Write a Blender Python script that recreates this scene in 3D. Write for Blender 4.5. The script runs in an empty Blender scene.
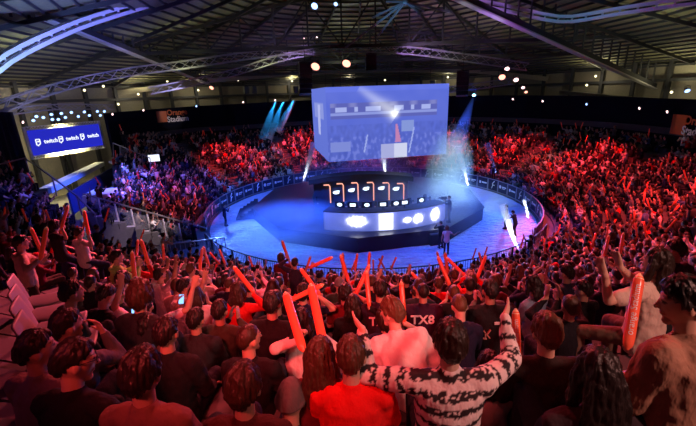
import bpy, math, random
import numpy as np
from mathutils import Vector, Matrix, noise
random.seed(7); rng = np.random.default_rng(7)
PI = math.pi
sc = bpy.context.scene
col = sc.collection
V = Vector

# ---------------------------------------------------------------- camera model
H = 9.4; TH = math.radians(17.5); FP = 380.0; RO = math.radians(2.0)
c_, s_ = math.cos(TH), math.sin(TH); cr, sr = math.cos(RO), math.sin(RO)
def proj(x, y, z):
    dz = z - H
    fw = y*c_ - dz*s_; up = y*s_ + dz*c_
    if fw < .05: return (-9999, -9999, fw)
    a, b = x/fw, up/fw
    return (348 + FP*(a*cr - b*sr), 213 - FP*(b*cr + a*sr), fw)
def ray(u, v):
    A = (u-348)/FP; B = (213-v)/FP
    a = A*cr + B*sr; b = B*cr - A*sr
    return V((a, c_ + b*s_, -s_ + b*c_))
def atz(u, v, z):
    d = ray(u, v); t = (z-H)/d.z; return V((d.x*t, d.y*t, z))
def aty(u, v, y):
    d = ray(u, v); t = y/d.y; return V((d.x*t, y, H + d.z*t))
def atd(u, v, fw):
    d = ray(u, v); return V((0, 0, H)) + d*fw

cam = bpy.data.cameras.new('camera'); cam.sensor_width = 36; cam.lens = FP/696*36
cam.clip_start = .05; cam.clip_end = 300
camo = bpy.data.objects.new('camera', cam); col.objects.link(camo)
R_ = V((cr, -sr*s_, -sr*c_)); U_ = V((sr, cr*s_, cr*c_)); D_ = V((0, c_, -s_))
camo.matrix_world = Matrix(((R_.x, U_.x, -D_.x, 0), (R_.y, U_.y, -D_.y, 0), (R_.z, U_.z, -D_.z, H), (0, 0, 0, 1)))
sc.camera = camo
sc.view_settings.view_transform = 'Standard'; sc.view_settings.look = 'None'
sc.view_settings.gamma = 1; sc.view_settings.use_curve_mapping = False
sc.view_settings.exposure = 0.22
sc.cycles.use_denoising = True
sc.cycles.max_bounces = 5; sc.cycles.diffuse_bounces = 2; sc.cycles.glossy_bounces = 2
sc.cycles.transparent_max_bounces = 12; sc.cycles.volume_bounces = 0
sc.cycles.sample_clamp_indirect = 4
sc.cycles.volume_step_rate = 1.0; sc.cycles.volume_max_steps = 96

# ---------------------------------------------------------------- materials
def mat(name, colr=(.5, .5, .5), rough=.6, metal=0, emit=None, es=0, objcol=False, attr=None, bump=None, var=0, spec=.5, trans=0):
    m = bpy.data.materials.new(name); m.use_nodes = True
    nt = m.node_tree; b = nt.nodes['Principled BSDF']
    b.inputs['Base Color'].default_value = (*colr, 1); b.inputs['Roughness'].default_value = rough
    b.inputs['Metallic'].default_value = metal; b.inputs['Specular IOR Level'].default_value = spec
    src = None
    if objcol:
        oi = nt.nodes.new('ShaderNodeObjectInfo'); src = oi.outputs['Color']
    if attr:
        an = nt.nodes.new('ShaderNodeAttribute'); an.attribute_name = attr
        if src is None: src = an.outputs['Color']
        else:
            mx = nt.nodes.new('ShaderNodeMix'); mx.data_type = 'RGBA'; mx.blend_type = 'MULTIPLY'
            mx.inputs[0].default_value = 1
            nt.links.new(src, mx.inputs[6]); nt.links.new(an.outputs['Color'], mx.inputs[7]); src = mx.outputs[2]
    tc = nt.nodes.new('ShaderNodeTexCoord')
    if var:
        nz = nt.nodes.new('ShaderNodeTexNoise'); nz.inputs['Scale'].default_value = 6; nz.inputs['Detail'].default_value = 5
        nt.links.new(tc.outputs['Object'], nz.inputs['Vector'])
        mr = nt.nodes.new('ShaderNodeMapRange'); mr.inputs[3].default_value = 1-var; mr.inputs[4].default_value = 1+var
        nt.links.new(nz.outputs[0], mr.inputs[0])
        mx = nt.nodes.new('ShaderNodeMix'); mx.data_type = 'RGBA'; mx.blend_type = 'MULTIPLY'; mx.inputs[0].default_value = 1
        if src is None: mx.inputs[6].default_value = (*colr, 1)
        else: nt.links.new(src, mx.inputs[6])
        nt.links.new(mr.outputs[0], mx.inputs[7]); src = mx.outputs[2]
    if src is not None: nt.links.new(src, b.inputs['Base Color'])
    if bump:
        scale, strength, stretch, dist = bump
        mp = nt.nodes.new('ShaderNodeMapping'); mp.inputs['Scale'].default_value = stretch
        nz = nt.nodes.new('ShaderNodeTexNoise'); nz.inputs['Scale'].default_value = scale; nz.inputs['Detail'].default_value = 4
        bp = nt.nodes.new('ShaderNodeBump'); bp.inputs['Strength'].default_value = strength; bp.inputs['Distance'].default_value = dist
        nt.links.new(tc.outputs['Object'], mp.inputs[0]); nt.links.new(mp.outputs[0], nz.inputs['Vector'])
        nt.links.new(nz.outputs[0], bp.inputs['Height']); nt.links.new(bp.outputs[0], b.inputs['Normal'])
    if emit:
        b.inputs['Emission Color'].default_value = (*emit, 1); b.inputs['Emission Strength'].default_value = es
    if trans: b.inputs['Transmission Weight'].default_value = trans
    return m
def volmat(name, colr, dens, nscale=None, lo=.45, hi=.75, aniso=0.2):
    m = bpy.data.materials.new(name); m.use_nodes = True; nt = m.node_tree
    nt.nodes.remove(nt.nodes['Principled BSDF']); out = nt.nodes['Material Output']
    vs = nt.nodes.new('ShaderNodeVolumeScatter'); vs.inputs['Color'].default_value = (*colr, 1)
    vs.inputs['Density'].default_value = dens; vs.inputs['Anisotropy'].default_value = aniso
    if nscale:
        tc = nt.nodes.new('ShaderNodeTexCoord'); nz = nt.nodes.new('ShaderNodeTexNoise')
        nz.inputs['Scale'].default_value = nscale; nz.inputs['Detail'].default_value = 3
        mr = nt.nodes.new('ShaderNodeMapRange'); mr.inputs[1].default_value = lo; mr.inputs[2].default_value = hi
        mr.inputs[3].default_value = 0; mr.inputs[4].default_value = dens; mr.clamp = True
        nt.links.new(tc.outputs['Object'], nz.inputs['Vector']); nt.links.new(nz.outputs[0], mr.inputs[0])
        # fade towards the outside of the cloud (a unit ball in object space)
        ln = nt.nodes.new('ShaderNodeVectorMath'); ln.operation = 'LENGTH'; nt.links.new(tc.outputs['Object'], ln.inputs[0])
        fd = nt.nodes.new('ShaderNodeMapRange'); fd.inputs[1].default_value = .35; fd.inputs[2].default_value = 1.0
        fd.inputs[3].default_value = 1; fd.inputs[4].default_value = 0; nt.links.new(ln.outputs['Value'], fd.inputs[0])
        mu = nt.nodes.new('ShaderNodeMath'); mu.operation = 'MULTIPLY'
        nt.links.new(mr.outputs[0], mu.inputs[0]); nt.links.new(fd.outputs[0], mu.inputs[1])
        nt.links.new(mu.outputs[0], vs.inputs['Density'])
    nt.links.new(vs.outputs[0], out.inputs['Volume'])
    return m

M = dict(
    fabric=mat('fabric', objcol=True, rough=.85, bump=(7, .8, (1, 1, .45), .06), var=.18, spec=.2),
    weave=mat('woven_fabric', attr='Col', rough=.85, bump=(7, .8, (1, 1, .45), .06), var=.12, spec=.2),
    skin=mat('skin', objcol=True, attr='Col', rough=.5, spec=.4),
    hair=mat('hair_strands', objcol=True, rough=.42, bump=(38, .8, (1, 1, .22), .02), var=.3, spec=.42),
    crowd=mat('crowd_cloth_and_skin', attr='Col', rough=.8, spec=.2),
    concrete=mat('stand_concrete', (.10, .095, .10), .85, var=.25),
    wallbeige=mat('wall_beige', (.30, .27, .20), .85, var=.2),
    wallblack=mat('wall_black', (.005, .006, .014), .9, spec=.1),
    roof=mat('roof_sheet', (.20, .19, .11), .7, var=.3),
    steel=mat('dark_steel', (.05, .05, .055), .55, metal=.3),
    alu=mat('aluminium', (.30, .29, .32), .4, metal=.5),
    paintsteel=mat('pale_painted_steel', (.5, .48, .46), .45),
    black=mat('black_plastic', (.012, .012, .015), .45),
    drape=mat('black_drape', (.006, .006, .012), .95),
    stage=mat('stage_gloss', (.03, .022, .026), .32, var=.1, spec=.3),
    stagebase=mat('stage_skirt', (.012, .013, .025), .6),
    white=mat('white_laminate', (.8, .8, .8), .5),
    rail=mat('rail_steel', (.34, .34, .37), .35, metal=.5),
    board=mat('board_navy', (.01, .015, .05), .4),
    mark=mat('white_print', (.8, .8, .82), .5),
    orange=mat('orange_print', (.55, .12, .03), .5),
    stick=mat('red_inflatable', (.9, .15, .075), .22, var=.05, spec=.5, emit=(1, .05, .02), es=.05),  # weak red emission added so the inflated tubes seem to glow
    tip=mat('pale_inflatable', (.9, .5, .3), .3, emit=(1, .4, .2), es=.1),  # pale tip gets the same kind of added glow
    seat=mat('grey_seat', (.23, .21, .21), .5),
    bluewall=mat('navy_board', (.015, .03, .14), .5),
    knob=mat('grey_plastic', (.1, .1, .11), .5),
)
def emat(name, colr, st):
    m = bpy.data.materials.new(name); m.use_nodes = True; nt = m.node_tree
    nt.nodes.remove(nt.nodes['Principled BSDF']); e = nt.nodes.new('ShaderNodeEmission')
    e.inputs[0].default_value = (*colr, 1); e.inputs[1].default_value = st
    nt.links.new(e.outputs[0], nt.nodes['Material Output'].inputs[0]); return m
M['lampwarm'] = emat('lamp_warm', (1, .9, .5), 2.5)
M['lampwhite'] = emat('lamp_white', (1, .62, .62), 3)
M['lampblue'] = emat('lamp_blue', (.28, .48, 1), 3)
M['lampcyan'] = emat('lamp_cyan', (.3, .8, 1), 6)
M['lamporange'] = emat('lamp_orange', (1, .38, .26), 2.4)
M['phone'] = emat('phone_screen', (.25, .5, 1), 1.6)
M['trusspale'] = mat('pale_truss_paint', (.72, .70, .74), .4)
M['led'] = emat('led_front', (.45, .55, 1), .75)
M['ledwhite'] = emat('led_bright', (.95, .95, 1), 5)
M['strip'] = emat('led_strip', (1, .42, .30), 1.2)
M['monitor'] = emat('monitor_screen', (.7, .85, 1), 2.0)
M['banner'] = emat('banner_blue', (.02, .025, .55), .8)
M['bannerwhite'] = emat('banner_white', (.8, .85, 1), 1.1)
# floor cloth: pale wrinkled sheet
fl = mat('floor_cloth', (.62, .66, .75), .5, bump=(1.3, 1.0, (1.0, 2.8, 1), .8), var=.2)
M['floor'] = fl
gl = bpy.data.materials.new('clear_panel'); gl.use_nodes = True
nt = gl.node_tree; b = nt.nodes['Principled BSDF']; tb = nt.nodes.new('ShaderNodeBsdfTransparent'); mx = nt.nodes.new('ShaderNodeMixShader')
b.inputs['Base Color'].default_value = (.6, .65, .7, 1); b.inputs['Roughness'].default_value = .25
mx.inputs[0].default_value = .28; nt.links.new(tb.outputs[0], mx.inputs[1]); nt.links.new(b.outputs[0], mx.inputs[2])
nt.links.new(mx.outputs[0], nt.nodes['Material Output'].inputs[0]); M['glass'] = gl

# ---------------------------------------------------------------- mesh builder
class MB:
    def __init__(s): s.v = []; s.f = []; s.m = []; s.mi = 0
    def add(s, vs, fs):
        b = len(s.v); s.v.extend([tuple(p) for p in vs]); s.f.extend([tuple(b+i for i in q) for q in fs]); s.m.extend([s.mi]*len(fs)); return s
    def box(s, c, d, rz=0, mtx=None):
        hx, hy, hz = d[0]/2, d[1]/2, d[2]/2
        vs = [V((x, y, z)) for x in (-hx, hx) for y in (-hy, hy) for z in (-hz, hz)]
        if mtx is None: mtx = Matrix.Translation(V(c)) @ Matrix.Rotation(rz, 4, 'Z')
        else: mtx = Matrix.Translation(V(c)) @ mtx
        return s.add([mtx @ p for p in vs], [(0, 1, 3, 2), (4, 6, 7, 5), (0, 4, 5, 1), (2, 3, 7, 6), (0, 2, 6, 4), (1, 5, 7, 3)])
    def bar(s, a, b_, w, h=None, up=V((0, 0, 1))):
        a = V(a); b_ = V(b_); h = h or w; d = (b_-a)
        if d.length < 1e-6: return s
        d.normalize(); sd = d.cross(up)
        if sd.length < 1e-4: sd = d.cross(V((0, 1, 0)))
        sd.normalize(); uu = sd.cross(d)
        vs = [p + sd*(x*w/2) + uu*(y*h/2) for p in (a, b_) for x, y in ((-1, -1), (1, -1), (1, 1), (-1, 1))]
        return s.add(vs, [(3, 2, 1, 0), (4, 5, 6, 7), (0, 1, 5, 4), (1, 2, 6, 5), (2, 3, 7, 6), (3, 0, 4, 7)])
    def tube(s, pts, radii, seg=10, side=V((1, 0, 0)), cap=True, wob=None):
        pts = [V(p) for p in pts]
        if not isinstance(radii, (list, tuple)): radii = [radii]*len(pts)
        radii = [(r, r) if not isinstance(r, (tuple, list)) else r for r in radii]
        if cap:  # rounded ends
            def ends(p, q, r):
                d = (p-q); d.normalize(); rr = min(r)
                return [(p + d*rr*.55, (r[0]*.83, r[1]*.83)), (p + d*rr*.92, (r[0]*.38, r[1]*.38))]
            e0 = ends(pts[0], pts[1], radii[0]); e1 = ends(pts[-1], pts[-2], radii[-1])
            pts = [e0[1][0], e0[0][0]] + pts + [e1[0][0], e1[1][0]]
            radii = [e0[1][1], e0[0][1]] + radii + [e1[0][1], e1[1][1]]
        n = len(pts); vs = []; sd = V(side)
        for i in range(n):
            t = pts[min(i+1, n-1)] - pts[max(i-1, 0)]; t.normalize()
            q = sd - t*sd.dot(t)
            if q.length < .05: q = V((0, 1, 0)) - t*t.y
            if q.length < .05: q = V((0, 0, 1)) - t*t.z
            q.normalize(); w = t.cross(q); sd = q
            for k in range(seg):
                a = 2*PI*k/seg
                vs.append(pts[i] + q*(radii[i][0]*math.cos(a)) + w*(radii[i][1]*math.sin(a)))
        fs = []
        for i in range(n-1):
            for k in range(seg):
                k2 = (k+1) % seg
                fs.append((i*seg+k, i*seg+k2, (i+1)*seg+k2, (i+1)*seg+k))
        fs.append(tuple(reversed(range(seg)))); fs.append(tuple((n-1)*seg+k for k in range(seg)))
        return s.add(vs, fs)
    def ball(s, c, r, seg=12, rings=8, fn=None, mtx=None):
        r = (r, r, r) if not isinstance(r, (tuple, list)) else r
        vs = [V((0, 0, 1))]
        for i in range(1, rings):
            th = PI*i/rings
            for k in range(seg):
                a = 2*PI*k/seg; vs.append(V((math.sin(th)*math.cos(a), math.sin(th)*math.sin(a), math.cos(th))))
        vs.append(V((0, 0, -1)))
        fs = [(0, 1+k, 1+(k+1) % seg) for k in range(seg)]
        for i in range(rings-2):
            for k in range(seg):
                a = 1+i*seg+k; b_ = 1+i*seg+(k+1) % seg; fs.append((a, a+seg, b_+seg, b_))
        L = len(vs)-1; o = 1+(rings-2)*seg
        fs += [(o+k, L, o+(k+1) % seg) for k in range(seg)]
        out = []
        for p in vs:
            q = V((p.x*r[0], p.y*r[1], p.z*r[2]))
            if fn: q = fn(p, q)
            if mtx is not None: q = mtx @ q
            out.append(q + V(c))
        return s.add(out, fs)
    def mesh(s, name, mats, smooth=True):
        me = bpy.data.meshes.new(name); me.from_pydata(s.v, [], s.f)
        for m in (mats if isinstance(mats, (list, tuple)) else [mats]): me.materials.append(m)
        if max(s.m, default=0) > 0: me.polygons.foreach_set('material_index', s.m)
        if smooth: me.polygons.foreach_set('use_smooth', [True]*len(me.polygons))
        me.update(); return me
    def build(s, name, mats, parent=None, smooth=False, mtx=None):
        o = bpy.data.objects.new(name, s.mesh(name, mats, smooth)); col.objects.link(o)
        if parent is not None: o.parent = parent
        if mtx is not None: o.matrix_local = mtx
        return o
def tag(o, label=None, cat=None, group=None, kind=None):
    if label: o['label'] = label
    if cat: o['category'] = cat
    if group: o['group'] = group
    if kind: o['kind'] = kind
    return o
def empty(name, loc, rz=0, **k):
    o = bpy.data.objects.new(name, None); col.objects.link(o); o.location = loc; o.rotation_euler = (0, 0, rz)
    o.empty_display_size = .1
    tag(o, **k); return o
def copy_tree(o, parent=None):
    c = o.copy(); col.objects.link(c)
    if parent is not None: c.parent = parent; c.matrix_parent_inverse = o.matrix_parent_inverse.copy()
    for ch in list(o.children): copy_tree(ch, c)
    return c
def linkmesh(name, me, parent=None, mtx=None):
    o = bpy.data.objects.new(name, me); col.objects.link(o)
    if parent is not None: o.parent = parent
    if mtx is not None: o.matrix_local = mtx
    return o
def text_mesh(txt, size, depth=.01, bold=False):
    cu = bpy.data.curves.new('lettering', 'FONT'); cu.body = txt; cu.size = size; cu.extrude = depth
    cu.align_x = 'CENTER'; cu.align_y = 'CENTER'; cu.resolution_u = 3
    if bold: cu.offset = size*.02
    o = bpy.data.objects.new('lettering', cu); col.objects.link(o)
    dg = bpy.context.evaluated_depsgraph_get()
    me = bpy.data.meshes.new_from_object(o.evaluated_get(dg)); bpy.data.objects.remove(o); bpy.data.curves.remove(cu)
    return me

CX, CY = 1.8, 30.5          # centre of the bowl
RR0, DR, Z0, RISE = 13.75, .85, .1, .4
def ztr(k): return Z0 + RISE*k
def rk(k): return RR0 + DR*k
def pol(r, deg, z=0): a = math.radians(deg); return V((CX + r*math.cos(a), CY + r*math.sin(a), z))
def phir(x, y): return math.degrees(math.atan2(y-CY, x-CX)) % 360, math.hypot(x-CX, y-CY)
AISLES = {148, 150, 118, 120, 60, 62, 24, 26, 352, 354, 318, 320}
SEATAISLE = {238, 240}
def kranges(ph):
    """rows of seating present in the two-degree slice that starts at azimuth ph"""
    ph %= 360
    if 142 <= ph < 150: return [(0, 12)]
    if 150 <= ph < 163: return [(0, 13)]
    if 163 <= ph < 173: return [(0, 10)]
    if 173 <= ph < 182: return [(0, 8)]
    if 182 <= ph < 188: return [(0, 7)]
    if 188 <= ph < 196: return [(0, 6)]
    if 196 <= ph < 203: return [(0, 7), (10, 13)]
    if 203 <= ph < 205: return [(0, 6), (9, 14)]
    if 205 <= ph < 207: return [(0, 4), (8, 14)]
    if 207 <= ph < 209: return [(0, 2), (7, 14)]
    if 209 <= ph < 222: return [(7, 15)]
    if 222 <= ph < 228: return [(7, 17)]
    if 228 <= ph < 232: return [(4, 17)]
    if 232 <= ph < 235: return [(0, 17)]
    if 235 <= ph < 320: return [(0, 22)]
    if 320 <= ph < 330: return [(0, 19)]
    if 330 <= ph < 340: return [(0, 16)]
    if 340 <= ph < 346: return [(0, 13)]
    return [(0, 11)]
# ---------------------------------------------------------------- people
def fuse(mb, voxel, ratio=1.0, smooth=3, wr=0, wf=7.5, colfn=None, mats=None, name='cloth'):
    me = bpy.data.meshes.new('raw'); me.from_pydata(mb.v, [], mb.f); me.update()
    o = bpy.data.objects.new('raw', me); col.objects.link(o)
    r = o.modifiers.new('r', 'REMESH'); r.mode = 'VOXEL'; r.voxel_size = voxel; r.use_smooth_shade = True
    if smooth: q = o.modifiers.new('s', 'SMOOTH'); q.iterations = smooth; q.factor = .5
    if ratio < 1: d = o.modifiers.new('d', 'DECIMATE'); d.ratio = ratio
    dg = bpy.context.evaluated_depsgraph_get()
    out = bpy.data.meshes.new_from_object(o.evaluated_get(dg)); out.name = name
    bpy.data.objects.remove(o); bpy.data.meshes.remove(me)
    if wr:
        nv = [v.normal.copy() for v in out.vertices]
        for v, n in zip(out.vertices, nv):
            v.co += n*(wr*noise.noise(V((v.co.x*wf, v.co.y*wf, v.co.z*wf*.6))) + wr*.5*noise.noise(v.co*wf*2.3))
    if colfn:
        at = out.color_attributes.new('Col', 'FLOAT_COLOR', 'POINT')
        buf = np.empty((len(out.vertices), 4), dtype=np.float32)
        for i, v in enumerate(out.vertices):
            buf[i, :3] = colfn(v.co); buf[i, 3] = 1
        at.data.foreach_set('color', buf.ravel())
    out.materials.clear()
    for m in (mats or [M['fabric']]): out.materials.append(m)
    out.polygons.foreach_set('use_smooth', [True]*len(out.polygons)); out.update()
    return out

def ik(S, W, a, b, pole):
    d = W - S; L = d.length
    if L > (a+b)*.985: W = S + d*((a+b)*.985/L); d = W - S; L = d.length
    if L < abs(a-b)+.04: L = abs(a-b)+.04; d = d.normalized()*L; W = S + d
    u = d.normalized(); x = (a*a - b*b + L*L)/(2*L); h = math.sqrt(max(a*a - x*x, 1e-6))
    p = V(pole); p = p - u*p.dot(u)
    if p.length < 1e-3: p = V((0, 0, -1)) - u*(-u.z)
    return S + u*x + p.normalized()*h, W

def arm(w, pole=(.5, -.3, -1), hd=None, pn=(0, 0, 1), curl=.35):
    return dict(w=w, pole=pole, hd=hd, pn=pn, curl=curl)
A_LAP = arm((-.02, .30, -.40), hd=(-.3, .8, -.4), pn=(0, .3, -1), curl=.5)
A_CLAP = arm((-.13, .34, -.04), (.8, 0, -.8), hd=(-.15, .45, .9), pn=(-1, .1, 0), curl=.15)
A_CLAPHI = arm((-.10, .30, .20), (.8, .2, -.6), hd=(-.2, .3, .95), pn=(-1, .1, 0), curl=.15)
A_UP = arm((.10, .16, .47), (1, .2, 0), hd=(-.1, .1, 1), pn=(0, 1, 0), curl=.25)
A_WIDE = arm((.34, .15, .38), (.6, -.2, -.6), hd=(.35, .15, .9), pn=(0, 1, .2), curl=.2)
A_STICK = arm((.10, .33, .26), (.8, -.2, -.7), hd=(-.1, .75, .65), pn=(-1, 0, 0), curl=1.5)
A_STICKHI = arm((.06, .22, .46), (.9, 0, -.3), hd=(-.1, .5, .85), pn=(-1, 0, 0), curl=1.5)
A_CHEEK = arm((-.06, .20, .10), (.3, .4, -1), hd=(-.3, -.15, .95), pn=(-.4, -.9, 0), curl=.4)
A_PHONE = arm((-.10, .33, -.16), (.6, -.4, -1), hd=(-.35, .75, .5), pn=(-.5, -.3, .8), curl=.9)
A_KNEE = arm((-.06, .25, -.44), (1, 0, -.4), hd=(-.6, .6, -.5), pn=(0, 0, -1), curl=.6)
A_SIDE = arm((.10, .06, -.52), (.5, -1, 0), hd=(0, .25, -1), pn=(-1, 0, 0), curl=.5)

POSES = dict(
    lap=dict(st='sit', lean=.08, L=A_LAP, R=A_LAP),
    clap=dict(st='sit', lean=.05, L=A_CLAP, R=A_CLAP),
    claphi=dict(st='sit', lean=.0, L=A_CLAPHI, R=A_CLAPHI, nod=-.1),
    knees=dict(st='sit', lean=.42, L=A_KNEE, R=A_KNEE, nod=-.2),
    phone=dict(st='sit', lean=.14, L=A_LAP, R=A_PHONE, nod=.45),
    sitstick=dict(st='sit', lean=.03, L=A_LAP, R=A_STICK),
    situp=dict(st='sit', lean=.0, L=A_UP, R=A_WIDE, nod=-.1),
    standclap=dict(st='stand', lean=.06, L=A_CLAP, R=A_CLAP),
    standup=dict(st='stand', lean=.02, L=A_UP, R=A_UP, nod=-.1),
    standwide=dict(st='stand', lean=.03, L=A_WIDE, R=A_WIDE),
    standstick=dict(st='stand', lean=.05, L=A_SIDE, R=A_STICKHI),
    standsticks=dict(st='stand', lean=.05, L=A_STICKHI, R=A_STICK),
)
def skel(p):
    J = {}; sit = p['st'] == 'sit'; L = p.get('lean', 0); sl = p.get('sl', 0); tw = p.get('tw', 0)
    P = V((0, 0, .52 if sit else .93)); dz = p.get('dz', 0); P.z += dz
    B = Matrix.Rotation(sl, 3, 'Y') @ Matrix.Rotation(-L, 3, 'X')
    up = B @ V((0, 0, 1)); B2 = B @ Matrix.Rotation(tw, 3, 'Z'); rgt = B2 @ V((1, 0, 0)); fwd = B2 @ V((0, 1, 0))
    J.update(P=P, up=up, rgt=rgt, fwd=fwd, hipr=B @ V((1, 0, 0)))
    SC = P + up*.455; J['SC'] = SC; J['NB'] = P + up*.525
    Bm = Matrix((rgt, fwd, up)).transposed()
    hrot = Bm @ Matrix.Rotation(p.get('turn', 0), 3, 'Z') @ Matrix.Rotation(-p.get('nod', 0), 3, 'X') @ Matrix.Rotation(p.get('tilt', 0), 3, 'Y')
    hc = J['NB'] + (up*.6 + hrot @ V((0, 0, .4))).normalized()*.175 + fwd*.025
    J['H'] = Matrix.Translation(hc) @ hrot.to_4x4()
    for sd, sg in (('L', -1), ('R', 1)):
        S = SC + rgt*(.185*sg); A = p[sd]
        def loc(t): return rgt*(t[0]*sg) + fwd*t[1] + up*t[2]
        if p.get('wW', {}).get(sd) is not None: W = V(p['wW'][sd])
        else: W = S + loc(A['w'])
        if W.z - P.z > .75: S = S + up*.05          # raised arms lift the shoulder
        E, W = ik(S, W, .29, .265, loc(A['pole']))
        hd = loc(A['hd']).normalized() if A['hd'] else (W-E).normalized()
        if p.get('hdW', {}).get(sd) is not None: hd = V(p['hdW'][sd]).normalized()
        pn = loc(A['pn']); pn = (pn - hd*pn.dot(hd)).normalized()
        J['arm'+sd] = (S, E, W, hd, pn, A['curl'], sg)
        sp = p.get('spread', .0)
        if sit:
            hip = P + V((.09*sg, .0, -.03)); K = V(((.13+sp)*sg, .44, .52)); F = V(((.13+sp)*sg, .40, .08))
        else:
            hip = P + V((.085*sg, 0, -.03)); K = V(((.10+sp*.6)*sg, .04, .50)); F = V(((.11+sp)*sg, -.02, .08))
        st = p.get('step', 0)*sg
        if st: K.y += abs(st)*.6*(1 if sg > 0 else -.1); F.y += st
        J['leg'+sd] = (hip, K, F)
    return J
def add_hand(mb, W, hd, pn, curl, sg):
    s = hd.cross(pn).normalized(); th = s if (s.dot(V((1, 0, 0)))*0 + 1) else s
    # thumb side: mirrored between hands
    ts = s*(-sg)
    mb.tube([W - hd*.02, W + hd*.025, W + hd*.07, W + hd*.088], [(.027, .02), (.034, .018), (.041, .016), (.038, .013)], 10, s)
    for i, (o, L) in enumerate(((.030, .070), (.0105, .080), (-.0095, .075), (-.029, .058))):
        b0 = W + hd*.084 + ts*o; ax = hd + ts*(o*(5.5 if curl < .5 else 2.2)); ax.normalize()
        pts = [b0 - ax*.012]; d = ax.copy(); q = b0.copy(); nn = pn.copy()
        for seg in (.45, .32, .23):
            rot = Matrix.Rotation(curl*.75, 3, hd.cross(pn)); d = (rot @ d).normalized(); q = q + d*(L*seg); pts.append(q.copy())
        mb.tube(pts, [.0105, .0102, .0095, .0085], 7, ts)
    t0 = W + hd*.022 + ts*.024; d1 = (hd*.55 + ts*.75 + pn*.25).normalized(); t1 = t0 + d1*.04; t2 = t1 + (hd*.85 + ts*.25 + pn*(.25+curl*.4)).normalized()*.034
    mb.tube([t0, t1, t2], [.014, .0125, .010], 7, pn)
def headfn(p, q):
    q = q.copy()
    if q.z < 0:
        t = (-q.z/.12)
        q.x *= 1 - .32*t**1.4
        if q.y < 0: q.y *= 1 - .42*t
        else: q.y *= 1 - .06*t
    return q
def body_mesh(J, voxel, ratio):
    mb = MB(); P, up, rgt, fwd = J['P'], J['up'], J['rgt'], J['fwd']; hipr = J['hipr']
    mb.tube([P - up*.06, P + up*.03, P + up*.15, P + up*.30, P + up*.42, P + up*.49, P + up*.525],
            [(.15, .10), (.16, .11), (.135, .095), (.16, .108), (.165, .095), (.11, .07), (.055, .052)], 16, rgt)
    Hm = J['H']; hc = Hm.translation
    mb.tube([P + up*.48, J['NB'] + fwd*.004, hc + Hm.to_3x3() @ V((0, -.015, -.06))], [.064, .055, .052], 12, rgt)
    mb.ball((0, 0, 0), (.076, .097, .118), 20, 16, headfn, Hm)
    R3 = Hm.to_3x3()
    h = lambda x, y, z: Hm @ V((x, y, z))
    mb.tube([h(0, .088, .022), h(0, .102, -.005), h(0, .112, -.024)], [(.009, .008), (.012, .011), (.016, .012)], 8, rgt)
    mb.ball(h(0, .066, -.098), .026, 8, 6)
    mb.ball(h(0, .085, -.055), (.026, .014, .016), 8, 6, mtx=R3.to_4x4())
    for sg in (-1, 1):
        mb.ball(h(.082*sg, -.006, -.008), (.011, .021, .033), 8, 6, mtx=R3.to_4x4())
        mb.ball(h(.034*sg, .076, .036), (.024, .014, .008), 8, 6, mtx=R3.to_4x4())
    for sd in 'LR':
        S, E, W, hd, pn, curl, sg = J['arm'+sd]
        mb.tube([P + up*.47 + rgt*.08*sg, S, S + (E-S)*.35, E], [.05, .055, .048, .040], 10, fwd)
        mb.tube([E, E + (W-E)*.3, W], [.040, .041, .027], 10, fwd)
        add_hand(mb, W, hd, pn, curl, sg)
        hip, K, F = J['leg'+sd]
        mb.tube([hip, K], [.080, .052], 10, V((1, 0, 0)) if True else rgt)
        mb.tube([K, K + (F-K)*.3, F], [.052, .052, .036], 10)
        mb.tube([F + V((0, -.04, -.03)), F + V((0, .06, -.04)), F + V((0, .15, -.055))], [(.034, .034), (.042, .03), (.036, .02)], 8, V((1, 0, 0)))
    Hi = Hm.inverted()
    def colfn(co):
        q = Hi @ co
        if q.y > .055 and abs(q.x) < .06 and -.09 < q.z < .07:
            ex = abs(q.x) - .032
            if (ex/.013)**2 + ((q.z-.016)/.008)**2 < 1: return (.10, .09, .10)
            if (ex/.02)**2 + ((q.z-.043)/.007)**2 < 1: return (.22, .16, .13)
            if (q.x/.026)**2 + ((q.z+.056)/.010)**2 < 1: return (.85, .45, .42)
        return (1, 1, 1)
    return fuse(mb, voxel, ratio, 2, colfn=colfn, mats=[M['skin']], name='person')
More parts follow.
